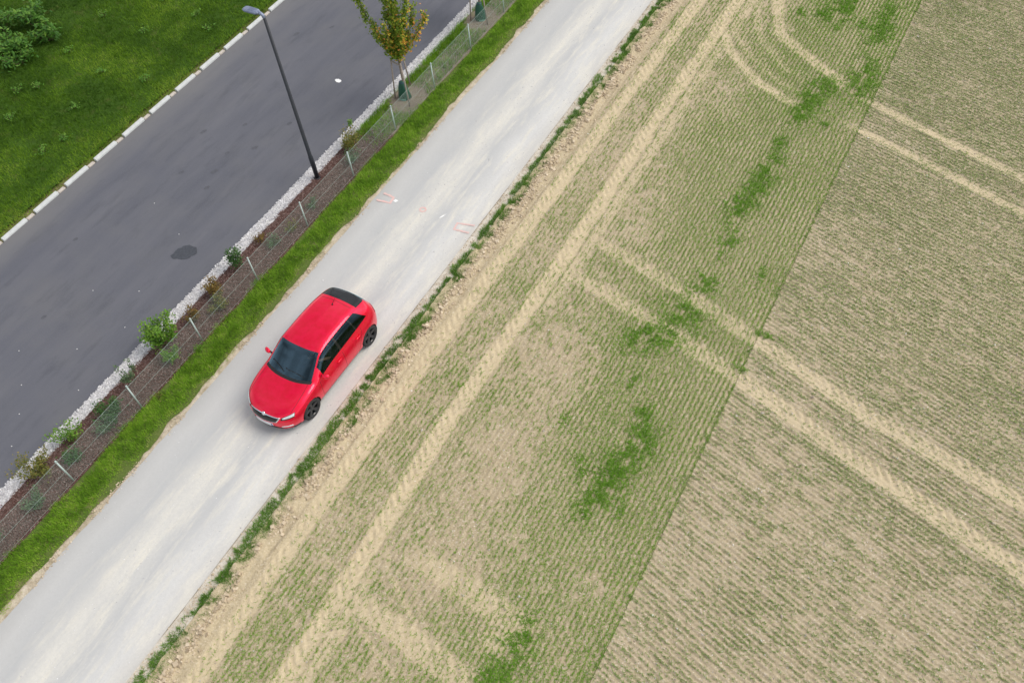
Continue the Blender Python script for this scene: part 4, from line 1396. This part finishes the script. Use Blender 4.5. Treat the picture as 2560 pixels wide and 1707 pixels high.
#       u     zb   ws   zs   wm    zm   wb    zbelt  wr    zr     zt
ST = [(0.00, .27, .60, .31, .70, .42, .69, .520, .61, .548, .562),
      (0.035, .23, .67, .27, .755, .44, .735, .575, .64, .622, .638),
      (0.09, .20, .73, .25, .795, .48, .770, .640, .665, .692, .708),
      (0.17, .19, .77, .25, .820, .51, .792, .695, .685, .746, .764),
      (0.28, .19, .79, .25, .838, .54, .808, .738, .698, .792, .812),
      (0.55, .18, .81, .25, .852, .58, .828, .800, .715, .858, .882),
      (0.90, .18, .81, .25, .853, .60, .832, .848, .722, .918, .942),
      (1.08, .18, .81, .25, .853, .61, .826, .872, .722, .948, .974),
      (1.20, .18, .81, .25, .853, .61, .820, .890, .706, 1.005, 1.040),
      (1.50, .18, .81, .25, .853, .62, .812, .915, .655, 1.180, 1.215),
      (1.80, .18, .81, .25, .853, .62, .807, .930, .606, 1.335, 1.378),
      (1.95, .18, .81, .25, .853, .63, .806, .936, .594, 1.368, 1.418),
      (2.30, .18, .81, .25, .853, .63, .804, .948, .586, 1.388, 1.450),
      (2.65, .18, .81, .25, .853, .64, .802, .958, .583, 1.392, 1.459),
      (3.10, .18, .81, .25, .853, .65, .798, .975, .578, 1.378, 1.446),
      (3.50, .19, .81, .26, .850, .67, .790, .992, .566, 1.345, 1.416),
      (3.80, .21, .80, .28, .838, .68, .772, 1.000, .550, 1.305, 1.378),
      (3.97, .23, .785, .30, .818, .69, .750, .995, .535, 1.272, 1.345),
      (4.02, .24, .775, .31, .808, .69, .742, .990, .528, 1.245, 1.300),
      (4.12, .26, .750, .33, .780, .69, .715, .960, .535, 1.085, 1.120),
      (4.20, .28, .715, .35, .745, .68, .680, .900, .550, .955, .975),
      (4.26, .31, .66, .38, .700, .66, .630, .820, .540, .860, .880),
      (4.29, .36, .58, .42, .620, .62, .560, .720, .480, .760, .770)]
ST = np.array(ST)
ST[:, 0] = np.where(ST[:, 0] > 3.5, 3.5 + (ST[:, 0] - 3.5) * 0.875, ST[:, 0])
CU_ = np.array([(0, .34), (.3, .27), (.8, .20), (1.1, .215), (1.5, .19), (1.9, .13), (2.4, 0.0), (3.3, 0.0), (3.7, -.06), (3.93, -.13), (4.19, -.17)])
uq = np.concatenate([np.linspace(0, .12, 9)[:-1], np.linspace(.12, 1.02, 37)[:-1], np.linspace(1.02, 1.26, 13)[:-1], np.linspace(1.26, 3.86, 105)[:-1], np.linspace(3.86, 4.191, 25)])
for c_ in (9, 10):
    ST[:, c_] -= 0.035 * np.clip((ST[:, 0] - 3.0) / 0.9, 0, 1) * (ST[:, 0] < 4.02)
SQ = pchip(ST[:, 0], ST[:, 1:], uq)
SEG = [4, 3, 9, 9, 14, 6, 12]


def half_section(r):
    zb, ws, zs, wm, zm, wb, zbl, wr, zr, zt = r
    pts = np.array([(0, zb), (ws * .94, zb), (ws, zs), (wm, zm), (wb, zbl), (wr, zr), (wr * .80, zr + (zt - zr) * .62), (0, zt)])
    s = np.concatenate([[0], np.cumsum(np.hypot(*np.diff(pts, axis=0).T))])
    q, kk = [], []
    for i, n_ in enumerate(SEG):
        f = np.arange(n_) / n_
        q.append(s[i] + f * (s[i + 1] - s[i]))
        kk.append(i + f)
    q.append([s[-1]])
    kk.append([7.0])
    return pchip(s, pts, np.concatenate(q)), np.concatenate(kk)


def ushift(u, v):
    return u + np.interp(u, CU_[:, 0], CU_[:, 1]) * np.minimum(1.3, np.abs(v / 0.80) ** 2.4)


rings, kp = [], None
for u, r in zip(uq, SQ):
    hs_, kp = half_section(r)
    rings.append(hs_)
rings = np.array(rings)                           # nu, nk, 2
nk = len(kp)


def full(ring, u):
    left = np.column_stack([ushift(np.full(nk, u), ring[:, 0]), ring[:, 0], ring[:, 1]])
    right = left[1:-1][::-1] * np.array([1, -1, 1])
    return np.concatenate([left, right])           # u, v, z ; closed ring


KF = np.concatenate([kp, kp[1:-1][::-1]])
SIDE = np.concatenate([np.ones(nk), -np.ones(nk - 2)])
R = [full(r, u) for r, u in zip(rings, uq)]
U = list(uq)
for sgn, ring, u0 in ((-1, rings[0], uq[0]), (1, rings[-1], uq[-1])):
    cz = ring[:, 1].mean()
    for f in (0.9, 0.7, 0.4, 0.03):
        rr = ring.copy()
        rr[:, 0] *= f
        rr[:, 1] = cz + (rr[:, 1] - cz) * f
        uu = u0 + sgn * 0.022 * (1 - f * f)
        g_ = full(rr, u0)
        g_[:, 0] += uu - u0
        if sgn < 0:
            R.insert(0, g_)
            U.insert(0, uu)
        else:
            R.append(g_)
            U.append(uu)
R = np.array(R)
U = np.array(U)
nu, nr = R.shape[:2]
WHEELS = [(0.885, 0.315), (3.487, 0.315)]
ARC = 0.352
# snap grid points round the wheel arches onto a clean circle
for wu, wz in WHEELS:
    du, dz = R[..., 0] - wu, R[..., 2] - wz
    rad_ = np.hypot(du, dz)
    s_ = (np.abs(R[..., 1]) > 0.55) & (np.abs(rad_ - ARC) < 0.022)
    R[..., 0] = np.where(s_, wu + du / rad_ * ARC, R[..., 0])
    R[..., 2] = np.where(s_, wz + dz / rad_ * ARC, R[..., 2])

# snap grid points onto the window ends so their edges run clean
for y_b, y_t in ((1.60, 1.60), (2.38, 2.40), (2.46, 2.46), (3.10, 3.06), (3.14, 3.10), (3.64, 3.34)):
    for j in range(nr):
        if 4.0 <= KF[j] <= 5.0:
            yl = y_b + (y_t - y_b) * (KF[j] - 4.0)
            i_ = int(np.argmin(np.abs(R[:, j, 0] - yl)))
            R[i_, j, 0] = yl

CARX, CARY, CARZ = -12.43, 6.60, 0.032
car = empty('red_car', (CARX, CARY, CARZ))
tag(car, 'red hatchback car with black rear roof spoiler driving on the pale track', 'car')
P3 = np.stack([R[..., 1], R[..., 0], R[..., 2]], -1)        # car local: x = left, y = back, z = up
idx = np.arange(nu * nr).reshape(nu, nr)
j2 = (np.arange(nr) + 1) % nr
Q = np.stack([idx[:-1, :], idx[1:, :], idx[1:, :][:, j2], idx[:-1, :][:, j2]], -1).reshape(-1, 4)
fu = np.repeat((U[:-1] + U[1:])[:, None] / 2, nr, 1).ravel()
kk_ = np.where(np.abs(KF - KF[j2]) > 3, 0.1, (KF + KF[j2]) / 2)
fk = np.repeat(kk_[None], nu - 1, 0).ravel()
cen = P3.reshape(-1, 3)[Q].mean(1)
fs = np.sign(cen[:, 0])
ax_, ay_, az_ = np.abs(cen[:, 0]), cen[:, 1], cen[:, 2]
inarch = np.zeros(len(Q), bool)
for wu, wz in WHEELS:
    inarch |= (np.hypot(ay_ - wu, az_ - wz) < ARC - 0.001) & (ax_ > 0.60)

part = np.full(len(Q), 'body', dtype=object)
side_ = (fk > 4) & (fk < 5)
top_ = fk >= 5
sf = fk - 4
part[top_ & (fu > 0.07) & (fu < 1.05)] = 'bonnet'
part[top_ & (fu >= 1.05) & (fu < 1.115)] = 'cowl'
part[(fk > 5.18) & (fu >= 1.115) & (fu < 1.845)] = 'windscreen'
part[top_ & (fu >= 1.845) & (fu < 3.56)] = 'roof'
part[top_ & (fu >= 3.56) & (fu < 3.935)] = 'spoiler'
part[(fk > 5.25) & (fu >= 3.935) & (fu < 4.10)] = 'rear_window'
part[(fk > 4.3) & (fu >= 4.10) & (fu < 4.18)] = 'tailgate'
win = side_ & (sf > 0.07) & (sf < 0.90)
yl_ = lambda b, t_: b + (t_ - b) * sf
part[win & (ay_ >= 1.60) & (ay_ < yl_(2.38, 2.40))] = 'front_window'
part[win & (ay_ >= yl_(2.38, 2.40)) & (ay_ < 2.46)] = 'pillar'
part[win & (ay_ >= 2.46) & (ay_ < yl_(3.10, 3.06))] = 'rear_window_side'
part[win & (ay_ >= yl_(3.10, 3.06)) & (ay_ < yl_(3.14, 3.10))] = 'rear_pillar'
part[win & (ay_ >= yl_(3.14, 3.10)) & (ay_ < yl_(3.64, 3.34))] = 'quarter_window'
low = (fk > 1.5) & (fk < 4.07)
part[low & (ay_ > 1.40) & (ay_ < 2.40) & (az_ > 0.30)] = 'front_door'
part[low & (ay_ >= 2.40) & (ay_ < 3.22) & (az_ > 0.30) & (np.hypot(ay_ - 3.487, az_ - .315) > 0.42)] = 'rear_door'
part[(fk <= 1.4) | ((fk < 1.99) & (az_ < 0.26))] = 'underbody'
part[(fk > 2) & (fk < 7) & (ay_ < 0.62) & (fu < 0.16) & (az_ < 0.30)] = 'underbody'
part[inarch] = 'none'

VFL = P3.reshape(-1, 3)
bvh = BVHTree.FromPolygons([tuple(v) for v in VFL], [tuple(int(i) for i in q) for q in Q], all_triangles=False)


def sub(name, mask, mat, parent=car, smooth=True, off=0.0, flip=False):
    f_ = Q[mask]
    us = np.unique(f_)
    mp_ = np.zeros(len(VFL), int)
    mp_[us] = np.arange(len(us))
    v_ = VFL[us].copy()
    if off:
        c_ = v_ * np.array([0, 1, 0]) + np.array([0, 0, 0.72])
        d_ = v_ - c_
        v_ = v_ - d_ / np.linalg.norm(d_, axis=1)[:, None] * off
    ff = mp_[f_]
    return obj_np(name, v_, ff[:, ::-1] if flip else ff, mat, parent, smooth=smooth)


sub('body_shell', part == 'body', M['paint'])
bonnet = sub('bonnet', part == 'bonnet', M['paint'])
sub('cowl_panel', part == 'cowl', M['trim'])
windscreen = sub('windscreen', part == 'windscreen', M['glass'])
roof = sub('roof', part == 'roof', M['paint'])
sub('roof_spoiler', part == 'spoiler', M['gloss'])
sub('rear_window', part == 'rear_window', M['privacy'])
sub('tailgate', part == 'tailgate', M['paint'])
sub('underbody', part == 'underbody', M['trim'])
for s in (1, -1):
    fd = sub('door', (part == 'front_door') & (fs == s), M['paint'])
    sub('side_window', (part == 'front_window') & (fs == s), M['sideglass'], fd)
    rd_ = sub('door', (part == 'rear_door') & (fs == s), M['paint'])
    sub('side_window', (part == 'rear_window_side') & (fs == s), M['privacy'], rd_)
    sub('quarter_window', (part == 'quarter_window') & (fs == s), M['privacy'])
    sub('window_pillar', (part == 'pillar') & (fs == s), M['gloss'])
    sub('window_pillar', (part == 'rear_pillar') & (fs == s), M['gloss'])
    # door handles
    for yy, dp in ((2.22, fd), (3.05, rd_)):
        h_ = bvh.ray_cast(Vector((s * 2, yy, 0.80)), Vector((-s, 0, 0)))
        hb = MB()
        hx = h_[0].x
        hb.tube([(hx - s * 0.005, yy - 0.09, 0.80), (hx + s * 0.028, yy - 0.07, 0.802), (hx + s * 0.030, yy + 0.07, 0.802), (hx - s * 0.005, yy + 0.09, 0.80)], 0.013, 6)
        hb.build('handle', M['paint'], dp, True)
# dark lining inside the shell
lin = (fu > 1.18) & (fu < 4.1) & np.isin(part, ['body', 'roof', 'front_door', 'rear_door', 'spoiler', 'tailgate'])
sub('cabin_lining', lin, M['cabin'], off=0.035, flip=True)
fb = MB()
fb.box((0, 2.5, 0.33), (1.42, 2.5, 0.05))
fb.box((0, 1.22, 0.62), (1.36, 0.05, 0.55))
fb.build('cabin_floor', M['cabin'], car)
# wheel-arch liners
for wu, wz in WHEELS:
    for s in (1, -1):
        ab = MB()
        vv = []
        for q in range(17):
            a = math.pi * (-0.12 + 1.24 * q / 16)
            for xo in (0.795, 0.56):
                vv.append((s * xo, wu + (ARC + 0.004) * math.cos(a), wz + (ARC + 0.004) * math.sin(a)))
        ab.add(vv, [(2 * q, 2 * q + 1, 2 * q + 3, 2 * q + 2) for q in range(16)])
        vv2 = [(s * 0.56, wu + (ARC + 0.004) * math.cos(math.pi * (-0.12 + 1.24 * q / 16)), wz + (ARC + 0.004) * math.sin(math.pi * (-0.12 + 1.24 * q / 16))) for q in range(17)]
        ab.add(vv2, [tuple(range(17))])
        ab.build('arch_liner', M['trim'], car)


def cast(a, b, mode):
    """project a 2-D point onto the shell: 'f' front view (x, z), 't' top view (x, y), 's' side (y, z)"""
    if mode == 'f':
        h_ = bvh.ray_cast(Vector((a, -2, b)), Vector((0, 1, 0)))
    elif mode == 'b':
        h_ = bvh.ray_cast(Vector((a, 7, b)), Vector((0, -1, 0)))
    elif mode == 't':
        h_ = bvh.ray_cast(Vector((a, b, 4)), Vector((0, 0, -1)))
    else:
        h_ = bvh.ray_cast(Vector((3, a, b)), Vector((-1, 0, 0)))
    return h_[0], h_[1]


def lerp_poly(pl, f):
    pl = np.array(pl, float)
    s_ = np.concatenate([[0], np.cumsum(np.hypot(*np.diff(pl, axis=0).T))])
    return np.array([np.interp(f * s_[-1], s_, pl[:, 0]), np.interp(f * s_[-1], s_, pl[:, 1])])


def patch(name, topl, botl, mode, mat, off=0.006, n_=14, m_=5, parent=car, mirror=False):
    vv, inner = [], []
    for i in range(n_ + 1):
        a, b = lerp_poly(topl, i / n_), lerp_poly(botl, i / n_)
        for j in range(m_ + 1):
            c_ = a + (b - a) * j / m_
            h_, nn = cast(c_[0], c_[1], mode)
            if h_ is None:
                h_, nn = Vector((c_[0], 0.3, c_[1])), Vector((0, -1, 0))
            dirv = {'f': Vector((0, -1, 0)), 't': Vector((0, 0, 1)), 's': Vector((1, 0, 0)), 'b': Vector((0, 1, 0))}[mode]
            if nn.dot(dirv) < 0:
                nn = -nn
            vv.append(h_ + nn * off)
            inner.append(h_ - nn * 0.004)
    w_ = m_ + 1
    ff = [(i * w_ + j, i * w_ + j + 1, (i + 1) * w_ + j + 1, (i + 1) * w_ + j) for i in range(n_) for j in range(m_)]
    K = len(vv)
    border = [i * w_ for i in range(n_ + 1)] + [n_ * w_ + j for j in range(1, w_)] + [i * w_ + m_ for i in range(n_ - 1, -1, -1)] + [j for j in range(m_ - 1, 0, -1)]
    for q in range(len(border)):
        a, b = border[q], border[(q + 1) % len(border)]
        ff.append((a, b, b + K, a + K))
    al = vv + inner
    mb = MB()
    mb.add([(-v.x, v.y, v.z) for v in al] if mirror else al, [f[::-1] for f in ff] if mirror else ff)
    me_o = mb.build(name, mat, parent, True)
    bm = bmesh.new()
    bm.from_mesh(me_o.data)
    bmesh.ops.recalc_face_normals(bm, faces=bm.faces)
    bm.to_mesh(me_o.data)
    bm.free()
    return me_o


# front end
gr = patch('grille', [(-.47, .668), (-.2, .694), (0, .700), (.2, .694), (.47, .668)], [(-.38, .535), (0, .520), (.38, .535)], 'f', M['chrome'], 0.005, 20, 8)
patch('grille_mesh', [(-.432, .652), (-.2, .675), (-.075, .678), (0, .645), (.075, .678), (.2, .675), (.432, .652)], [(-.362, .553), (0, .540), (.362, .553)], 'f', M['gloss'], 0.010, 26, 6, gr)
bd_, nn_ = cast(0, 0.688, 'f')
bb_ = MB()
bb_.lathe([(0.0, 0.012), (0.034, 0.010), (0.046, 0.004), (0.048, -0.010)], 18)
badge = bb_.build('badge', M['chrome'], car, True)
badge.location = bd_ + Vector((0, -0.008, 0.014))
badge.rotation_euler = (math.radians(50), 0, 0)
for mir in (False, True):
    hl = patch('headlight', [(.495, .672), (.60, .705), (.742, .742)], [(.470, .600), (.60, .612), (.755, .650)], 'f', M['trim'], 0.004, 14, 6, mirror=mir)
    patch('lamp_glass', [(.508, .664), (.60, .697), (.735, .735)], [(.52, .632), (.61, .640), (.748, .672)], 'f', M['lens'], 0.009, 14, 5, hl, mirror=mir)
    patch('fog_light', [(.46, .368), (.58, .380), (.70, .402)], [(.47, .335), (.58, .342), (.71, .358)], 'f', M['plate'], 0.006, 12, 3, mirror=mir)
    patch('tail_light', [(.50, .90), (.60, .91), (.70, .895)], [(.50, .70), (.62, .70), (.735, .73)], 'b', M['tail'], 0.006, 10, 6, mirror=mir)
patch('lower_intake', [(-.42, .335), (0, .335), (.42, .335)], [(-.46, .268), (0, .262), (.46, .268)], 'f', M['trim'], 0.004, 18, 4)
pl_o = patch('number_plate', [(-.26, .487), (0, .487), (.26, .487)], [(-.26, .385), (0, .385), (.26, .385)], 'f', M['plate'], 0.016, 12, 4)
patch('plate_band', [(.226, .483), (.257, .483)], [(.226, .389), (.257, .389)], 'f', M['plateblue'], 0.019, 2, 3, pl_o)
patch('lower_lip', [(-.55, .258), (0, .252), (.55, .258)], [(-.54, .236), (0, .232), (.54, .236)], 'f', M['paint'], 0.008, 16, 2)


def seam(pts, mode, w_=0.007, mir=False, dense=26):
    vv = []
    for i in range(dense + 1):
        c_ = lerp_poly(pts, i / dense)
        c2_ = lerp_poly(pts, min(1, i / dense + 0.01)) - lerp_poly(pts, max(0, i / dense - 0.01))
        c2_ /= np.linalg.norm(c2_)
        nn2 = np.array([-c2_[1], c2_[0]]) * w_ / 2
        for sg in (1, -1):
            h_, no = cast(*(c_ + sg * nn2), mode)
            if h_ is None:
                return
            dv = {'f': Vector((0, -1, 0)), 't': Vector((0, 0, 1)), 's': Vector((1, 0, 0))}[mode]
            if no.dot(dv) < 0: no = -no
            q = h_ + no * 0.0015
            vv.append((-q.x, q.y, q.z) if mir else tuple(q))
    mb = MB()
    mb.add(vv, [(2 * i, 2 * i + 1, 2 * i + 3, 2 * i + 2) for i in range(dense)])
    mb.build('panel_gap', M['trim'], car)


for mir in (False, True):
    seam([(1.40, .30), (1.385, .60), (1.42, .86)], 's', mir=mir)
    seam([(2.42, .30), (2.42, .60), (2.42, .90)], 's', mir=mir)
    seam([(3.02, .32), (3.10, .55), (3.24, .80), (3.26, .93)], 's', mir=mir)
    seam([(1.40, .30), (2.2, .30), (3.02, .32)], 's', mir=mir, dense=40)
    seam([(.672, .36), (.69, .60), (.685, .90), (.66, 1.18)], 't', mir=mir, dense=34)
seam([(-.53, 3.44), (0, 3.47), (.53, 3.44)], 't', 0.008)
# wipers
for x0, x1 in ((0.50, -0.08), (-0.10, -0.58)):
    wpts = []
    for q in range(7):
        f_ = q / 6
        xx_ = x0 + (x1 - x0) * f_
        h_, no = cast(xx_, 1.16 + 0.10 * math.sin(f_ * 1.2) + np.interp(abs(xx_), [0, .7], [0, .13]), 't')
        wpts.append(tuple(h_ + Vector((0, 0, 0.016))))
    wb_ = MB()
    wb_.tube(wpts, 0.008, 5)
    wb_.build('wiper', M['trim'], windscreen)
# aerial
h_, _ = cast(0.0, 3.30, 't')
ab = MB()
ab.tube([(0, 3.30, h_.z - 0.005), (0, 3.33, h_.z + 0.03)], [0.022, 0.012], 8)
ab.tube([(0, 3.33, h_.z + 0.028), (0, 3.52, h_.z + 0.15)], [0.006, 0.004], 6)
ab.build('aerial', M['trim'], roof, True)
# mirrors
for s in (1, -1):
    bm = bmesh.new()
    bmesh.ops.create_uvsphere(bm, u_segments=14, v_segments=10, radius=1.0)
    for v in bm.verts:
        x, y, z = v.co
        y2 = y * 0.075 if y < 0 else y * 0.045
        v.co = (s * 0.945 + x * 0.105, 1.565 + y2 + 0.03 * x * s, 0.985 + z * 0.068)
    me = bpy.data.meshes.new('wing_mirror')
    bm.to_mesh(me)
    bm.free()
    me.materials.append(M['paint'])
    me.polygons.foreach_set('use_smooth', [True] * len(me.polygons))
    mo = link(bpy.data.objects.new('wing_mirror', me), car)
    sb = MB()
    sb.tube([(s * 0.79, 1.55, 0.925), (s * 0.86, 1.56, 0.945), (s * 0.92, 1.565, 0.965)], [0.03, 0.026, 0.03], 8)
    sb.build('mirror_arm', M['trim'], mo, True)
# wheels
def make_wheel():
    o = bpy.data.objects.new('wheel', None)
    link(o, car)
    mb = MB()
    mb.lathe([(0.222, -0.090), (0.270, -0.100), (0.298, -0.092), (0.314, -0.070), (0.317, -0.03), (0.317, 0.03), (0.314, 0.070), (0.298, 0.092), (0.270, 0.100), (0.222, 0.090)], 36, 'X')
    mb.build('tyre', M['tyre'], o, True)
    mb = MB()
    mb.lathe([(0.224, 0.088), (0.214, 0.080), (0.205, 0.030), (0.200, -0.085), (0.0, -0.085)], 32, 'X')
    mb.build('rim', M['gloss'], o, True)
    mb = MB()
    for q in range(5):
        a = 2 * math.pi * q / 5 + 0.3
        d = Vector((0, math.cos(a), math.sin(a)))
        e = Vector((0, -math.sin(a), math.cos(a)))
        vv = []
        for rr_, ww, xo in ((0.03, 0.034, 0.058), (0.12, 0.030, 0.066), (0.216, 0.048, 0.078)):
            for sg in (-1, 1):
                vv.append(d * rr_ + e * ww * sg + Vector((xo, 0, 0)))
            for sg in (-1, 1):
                vv.append(d * rr_ + e * (ww + 0.006) * sg + Vector((xo - 0.03, 0, 0)))
        ff = []
        for q2 in range(2):
            b0 = 4 * q2
            ff += [(b0, b0 + 1, b0 + 5, b0 + 4), (b0, b0 + 4, b0 + 6, b0 + 2), (b0 + 1, b0 + 3, b0 + 7, b0 + 5)]
        ff += [(8, 9, 11, 10)]
        mb.add(vv, ff)
    mb.lathe([(0.0, 0.074), (0.03, 0.072), (0.05, 0.060), (0.055, 0.03)], 20, 'X')
    mb.build('spokes', M['rim'], o)
    return o


w0 = make_wheel()
first = True
for wu, wz in WHEELS:
    for s in (1, -1):
        w_ = w0 if first else copy_tree(w0, car)
        first = False
        w_.location = (s * 0.745, wu, 0.315)
        w_.rotation_euler = (0, 0, 0 if s > 0 else math.pi)
# cabin furniture
for s in (1, -1):
    sb = MB()
    sb.box((s * 0.36, 2.12, 0.50), (0.48, 0.50, 0.18))
    st_o = sb.build('seat', M['seat'], car)
    bevel(st_o, 0.05, 3)
    sb = MB()
    sb.add([(s * .36 + x, 2.34 + y + 0.24 * (z > .8), z) for z in (.52, 1.08) for x, y in ((-.23, -.05), (.23, -.05), (.21, .09), (-.21, .09))],
           [(3, 2, 1, 0), (4, 5, 6, 7), (0, 1, 5, 4), (1, 2, 6, 5), (2, 3, 7, 6), (3, 0, 4, 7)])
    bk = sb.build('seat_back', M['seat'], st_o)
    bevel(bk, 0.04, 3)
    sb = MB()
    sb.box((s * .36, 2.64, 1.17), (0.26, 0.09, 0.17))
    bevel(sb.build('headrest', M['seat'], st_o), 0.035, 3)
sb = MB()
sb.box((0, 3.12, 0.52), (1.24, 0.50, 0.18))
rb = sb.build('rear_bench', M['seat'], car)
bevel(rb, 0.05, 3)
sb = MB()
sb.box((0, 3.42, 0.82), (1.22, 0.14, 0.55))
bevel(sb.build('bench_back', M['seat'], rb), 0.05, 3)
db = MB()
db.add([(x, y, z) for y, z in ((1.20, .93), (1.50, .975), (1.68, .93), (1.70, .72), (1.22, .60)) for x in (-.68, .68)],
       [(0, 1, 3, 2), (2, 3, 5, 4), (4, 5, 7, 6), (6, 7, 9, 8), (8, 9, 1, 0), (0, 2, 4, 6, 8), (1, 9, 7, 5, 3)])
dash = db.build('dashboard', M['cabin'], car)
bevel(dash, 0.02, 2)
sw = MB()
cw = Vector((0.36, 1.80, 0.93))
ws_ = []
for q in range(21):
    a = 2 * math.pi * q / 20
    ws_.append(cw + Vector((0.185 * math.cos(a), 0.075 * math.sin(a), 0.165 * math.sin(a))))
sw.tube(ws_, 0.016, 6, False)
sw.tube([cw + Vector((-.18, 0, 0)), cw + Vector((0, -.03, -.01)), cw + Vector((.18, 0, 0))], 0.016, 6)
sw.tube([cw + Vector((0, -.03, -.01)), cw + Vector((0, -.22, -.10))], 0.03, 6)
sw.build('steering_wheel', M['trim'], dash, True)
vb = MB()
vb.add([(x, y, z) for y, z in ((1.93, 1.335), (2.06, 1.372)) for x in (.20, .50)] + [(x, y, z - 0.015) for y, z in ((1.93, 1.335), (2.06, 1.372)) for x in (.20, .50)],
       [(0, 1, 3, 2), (4, 6, 7, 5), (0, 4, 5, 1), (2, 3, 7, 6)])
vb.build('sun_visor', M['beige'], car)
mb = MB()
mb.box((0, 1.86, 1.315), (0.22, 0.03, 0.06))
bevel(mb.build('rear_view_mirror', M['trim'], windscreen), 0.01, 2)

# ------------------------------------------------------------------ the person driving
per = empty('person', (CARX + 0.36, CARY + 2.14, CARZ))
tag(per, 'person in dark clothes sitting at the steering wheel of the red car', 'person')
M['skin'] = plain('skin', (0.50, 0.30, 0.215), 0.55, 0.3, vary=0.06)
M['cloth'] = plain('dark_jersey', (0.045, 0.055, 0.060), 0.9, 0.1, vary=0.15)
M['hair'] = plain('brown_hair', (0.06, 0.038, 0.022), 0.7, 0.2, vary=0.2)


def skin_mesh(name, verts, edges, radii, mat, parent, root=0, sub_=2):
    me = bpy.data.meshes.new(name)
    me.from_pydata(verts, edges, [])
    o = link(bpy.data.objects.new(name, me), parent)
    o.modifiers.new('skin', 'SKIN')
    if not me.skin_vertices:
        bm = bmesh.new()
        bm.from_mesh(me)
        bm.verts.layers.skin.verify()
        bm.to_mesh(me)
        bm.free()
    for i, (sv, r_) in enumerate(zip(me.skin_vertices[0].data, radii)):
        sv.radius = r_ if hasattr(r_, '__len__') else (r_, r_)
        sv.use_root = (i == root)
    s_ = o.modifiers.new('subd', 'SUBSURF')
    s_.levels = sub_
    s_.render_levels = sub_
    me.materials.append(mat)
    return o


# local axes: x = the person's left, y = towards the seat back, z = up
bv = [(0, 0.06, 0.66), (0, 0.10, 0.82), (0, 0.15, 1.00), (0, 0.17, 1.08), (0, 0.165, 1.15), (0, 0.145, 1.20), (0, 0.135, 1.265), (0, 0.14, 1.325),
      (-.17, 0.15, 1.035), (-.25, 0.00, 0.86), (-.16, -0.24, 0.99), (.17, 0.15, 1.035), (.25, 0.00, 0.87), (.16, -0.24, 1.00),
      (-.10, 0.02, 0.63), (-.14, -0.38, 0.70), (-.13, -0.58, 0.44), (-.13, -0.70, 0.42), (.10, 0.02, 0.63), (.14, -0.38, 0.70), (.13, -0.58, 0.44), (.13, -0.70, 0.42),
      (-.14, -0.30, 1.02), (.14, -0.30, 1.03)]
be_ = [(0, 1), (1, 2), (2, 3), (3, 4), (4, 5), (5, 6), (6, 7), (2, 8), (8, 9), (9, 10), (2, 11), (11, 12), (12, 13), (0, 14), (14, 15), (15, 16), (16, 17), (0, 18), (18, 19), (19, 20), (20, 21), (10, 22), (13, 23)]
br = [(.15, .11), (.15, .11), (.15, .10), .06, .055, (.072, .085), (.078, .092), (.06, .07), .065, .05, .034, .065, .05, .034, .085, .065, .05, .045, .085, .065, .05, .045, (.04, .02), (.04, .02)]
skin_mesh('body', bv, be_, br, M['skin'], per)
cv = [bv[i] for i in (0, 1, 2, 8, 9, 11, 12)]
skin_mesh('jersey', cv, [(0, 1), (1, 2), (2, 3), (3, 4), (2, 5), (5, 6)], [(.165, .125), (.165, .125), (.165, .115), .078, .062, .078, .062], M['cloth'], per)
tv = [bv[i] for i in (0, 14, 15, 16, 18, 19, 20)]
skin_mesh('trousers', tv, [(0, 1), (1, 2), (2, 3), (0, 4), (4, 5), (5, 6)], [(.16, .12), .095, .076, .062, .095, .076, .062], M['cloth'], per)
skin_mesh('hair', [(0, 0.16, 1.25), (0, 0.155, 1.31), (0, 0.13, 1.345)], [(0, 1), (1, 2)], [(.080, .078), (.080, .090), (.05, .06)], M['hair'], per)
for s in (-1, 1):
    for q in range(4):
        fz = 1.045 - 0.018 * q
        pts_ = [(s * .14, -0.31, fz - 0.01), (s * (.165), -0.345, fz), (s * .175, -0.325 + 0.004 * q, fz - 0.022)]
        fm = MB()
        fm.tube(pts_, [0.010, 0.009, 0.007], 6)
        fm.build('finger', M['skin'], per, True)
    fm = MB()
    fm.tube([(s * .125, -0.30, 1.03), (s * .12, -0.345, 1.045), (s * .145, -0.36, 1.05)], [0.012, 0.010, 0.008], 6)
    fm.build('thumb', M['skin'], per, True)
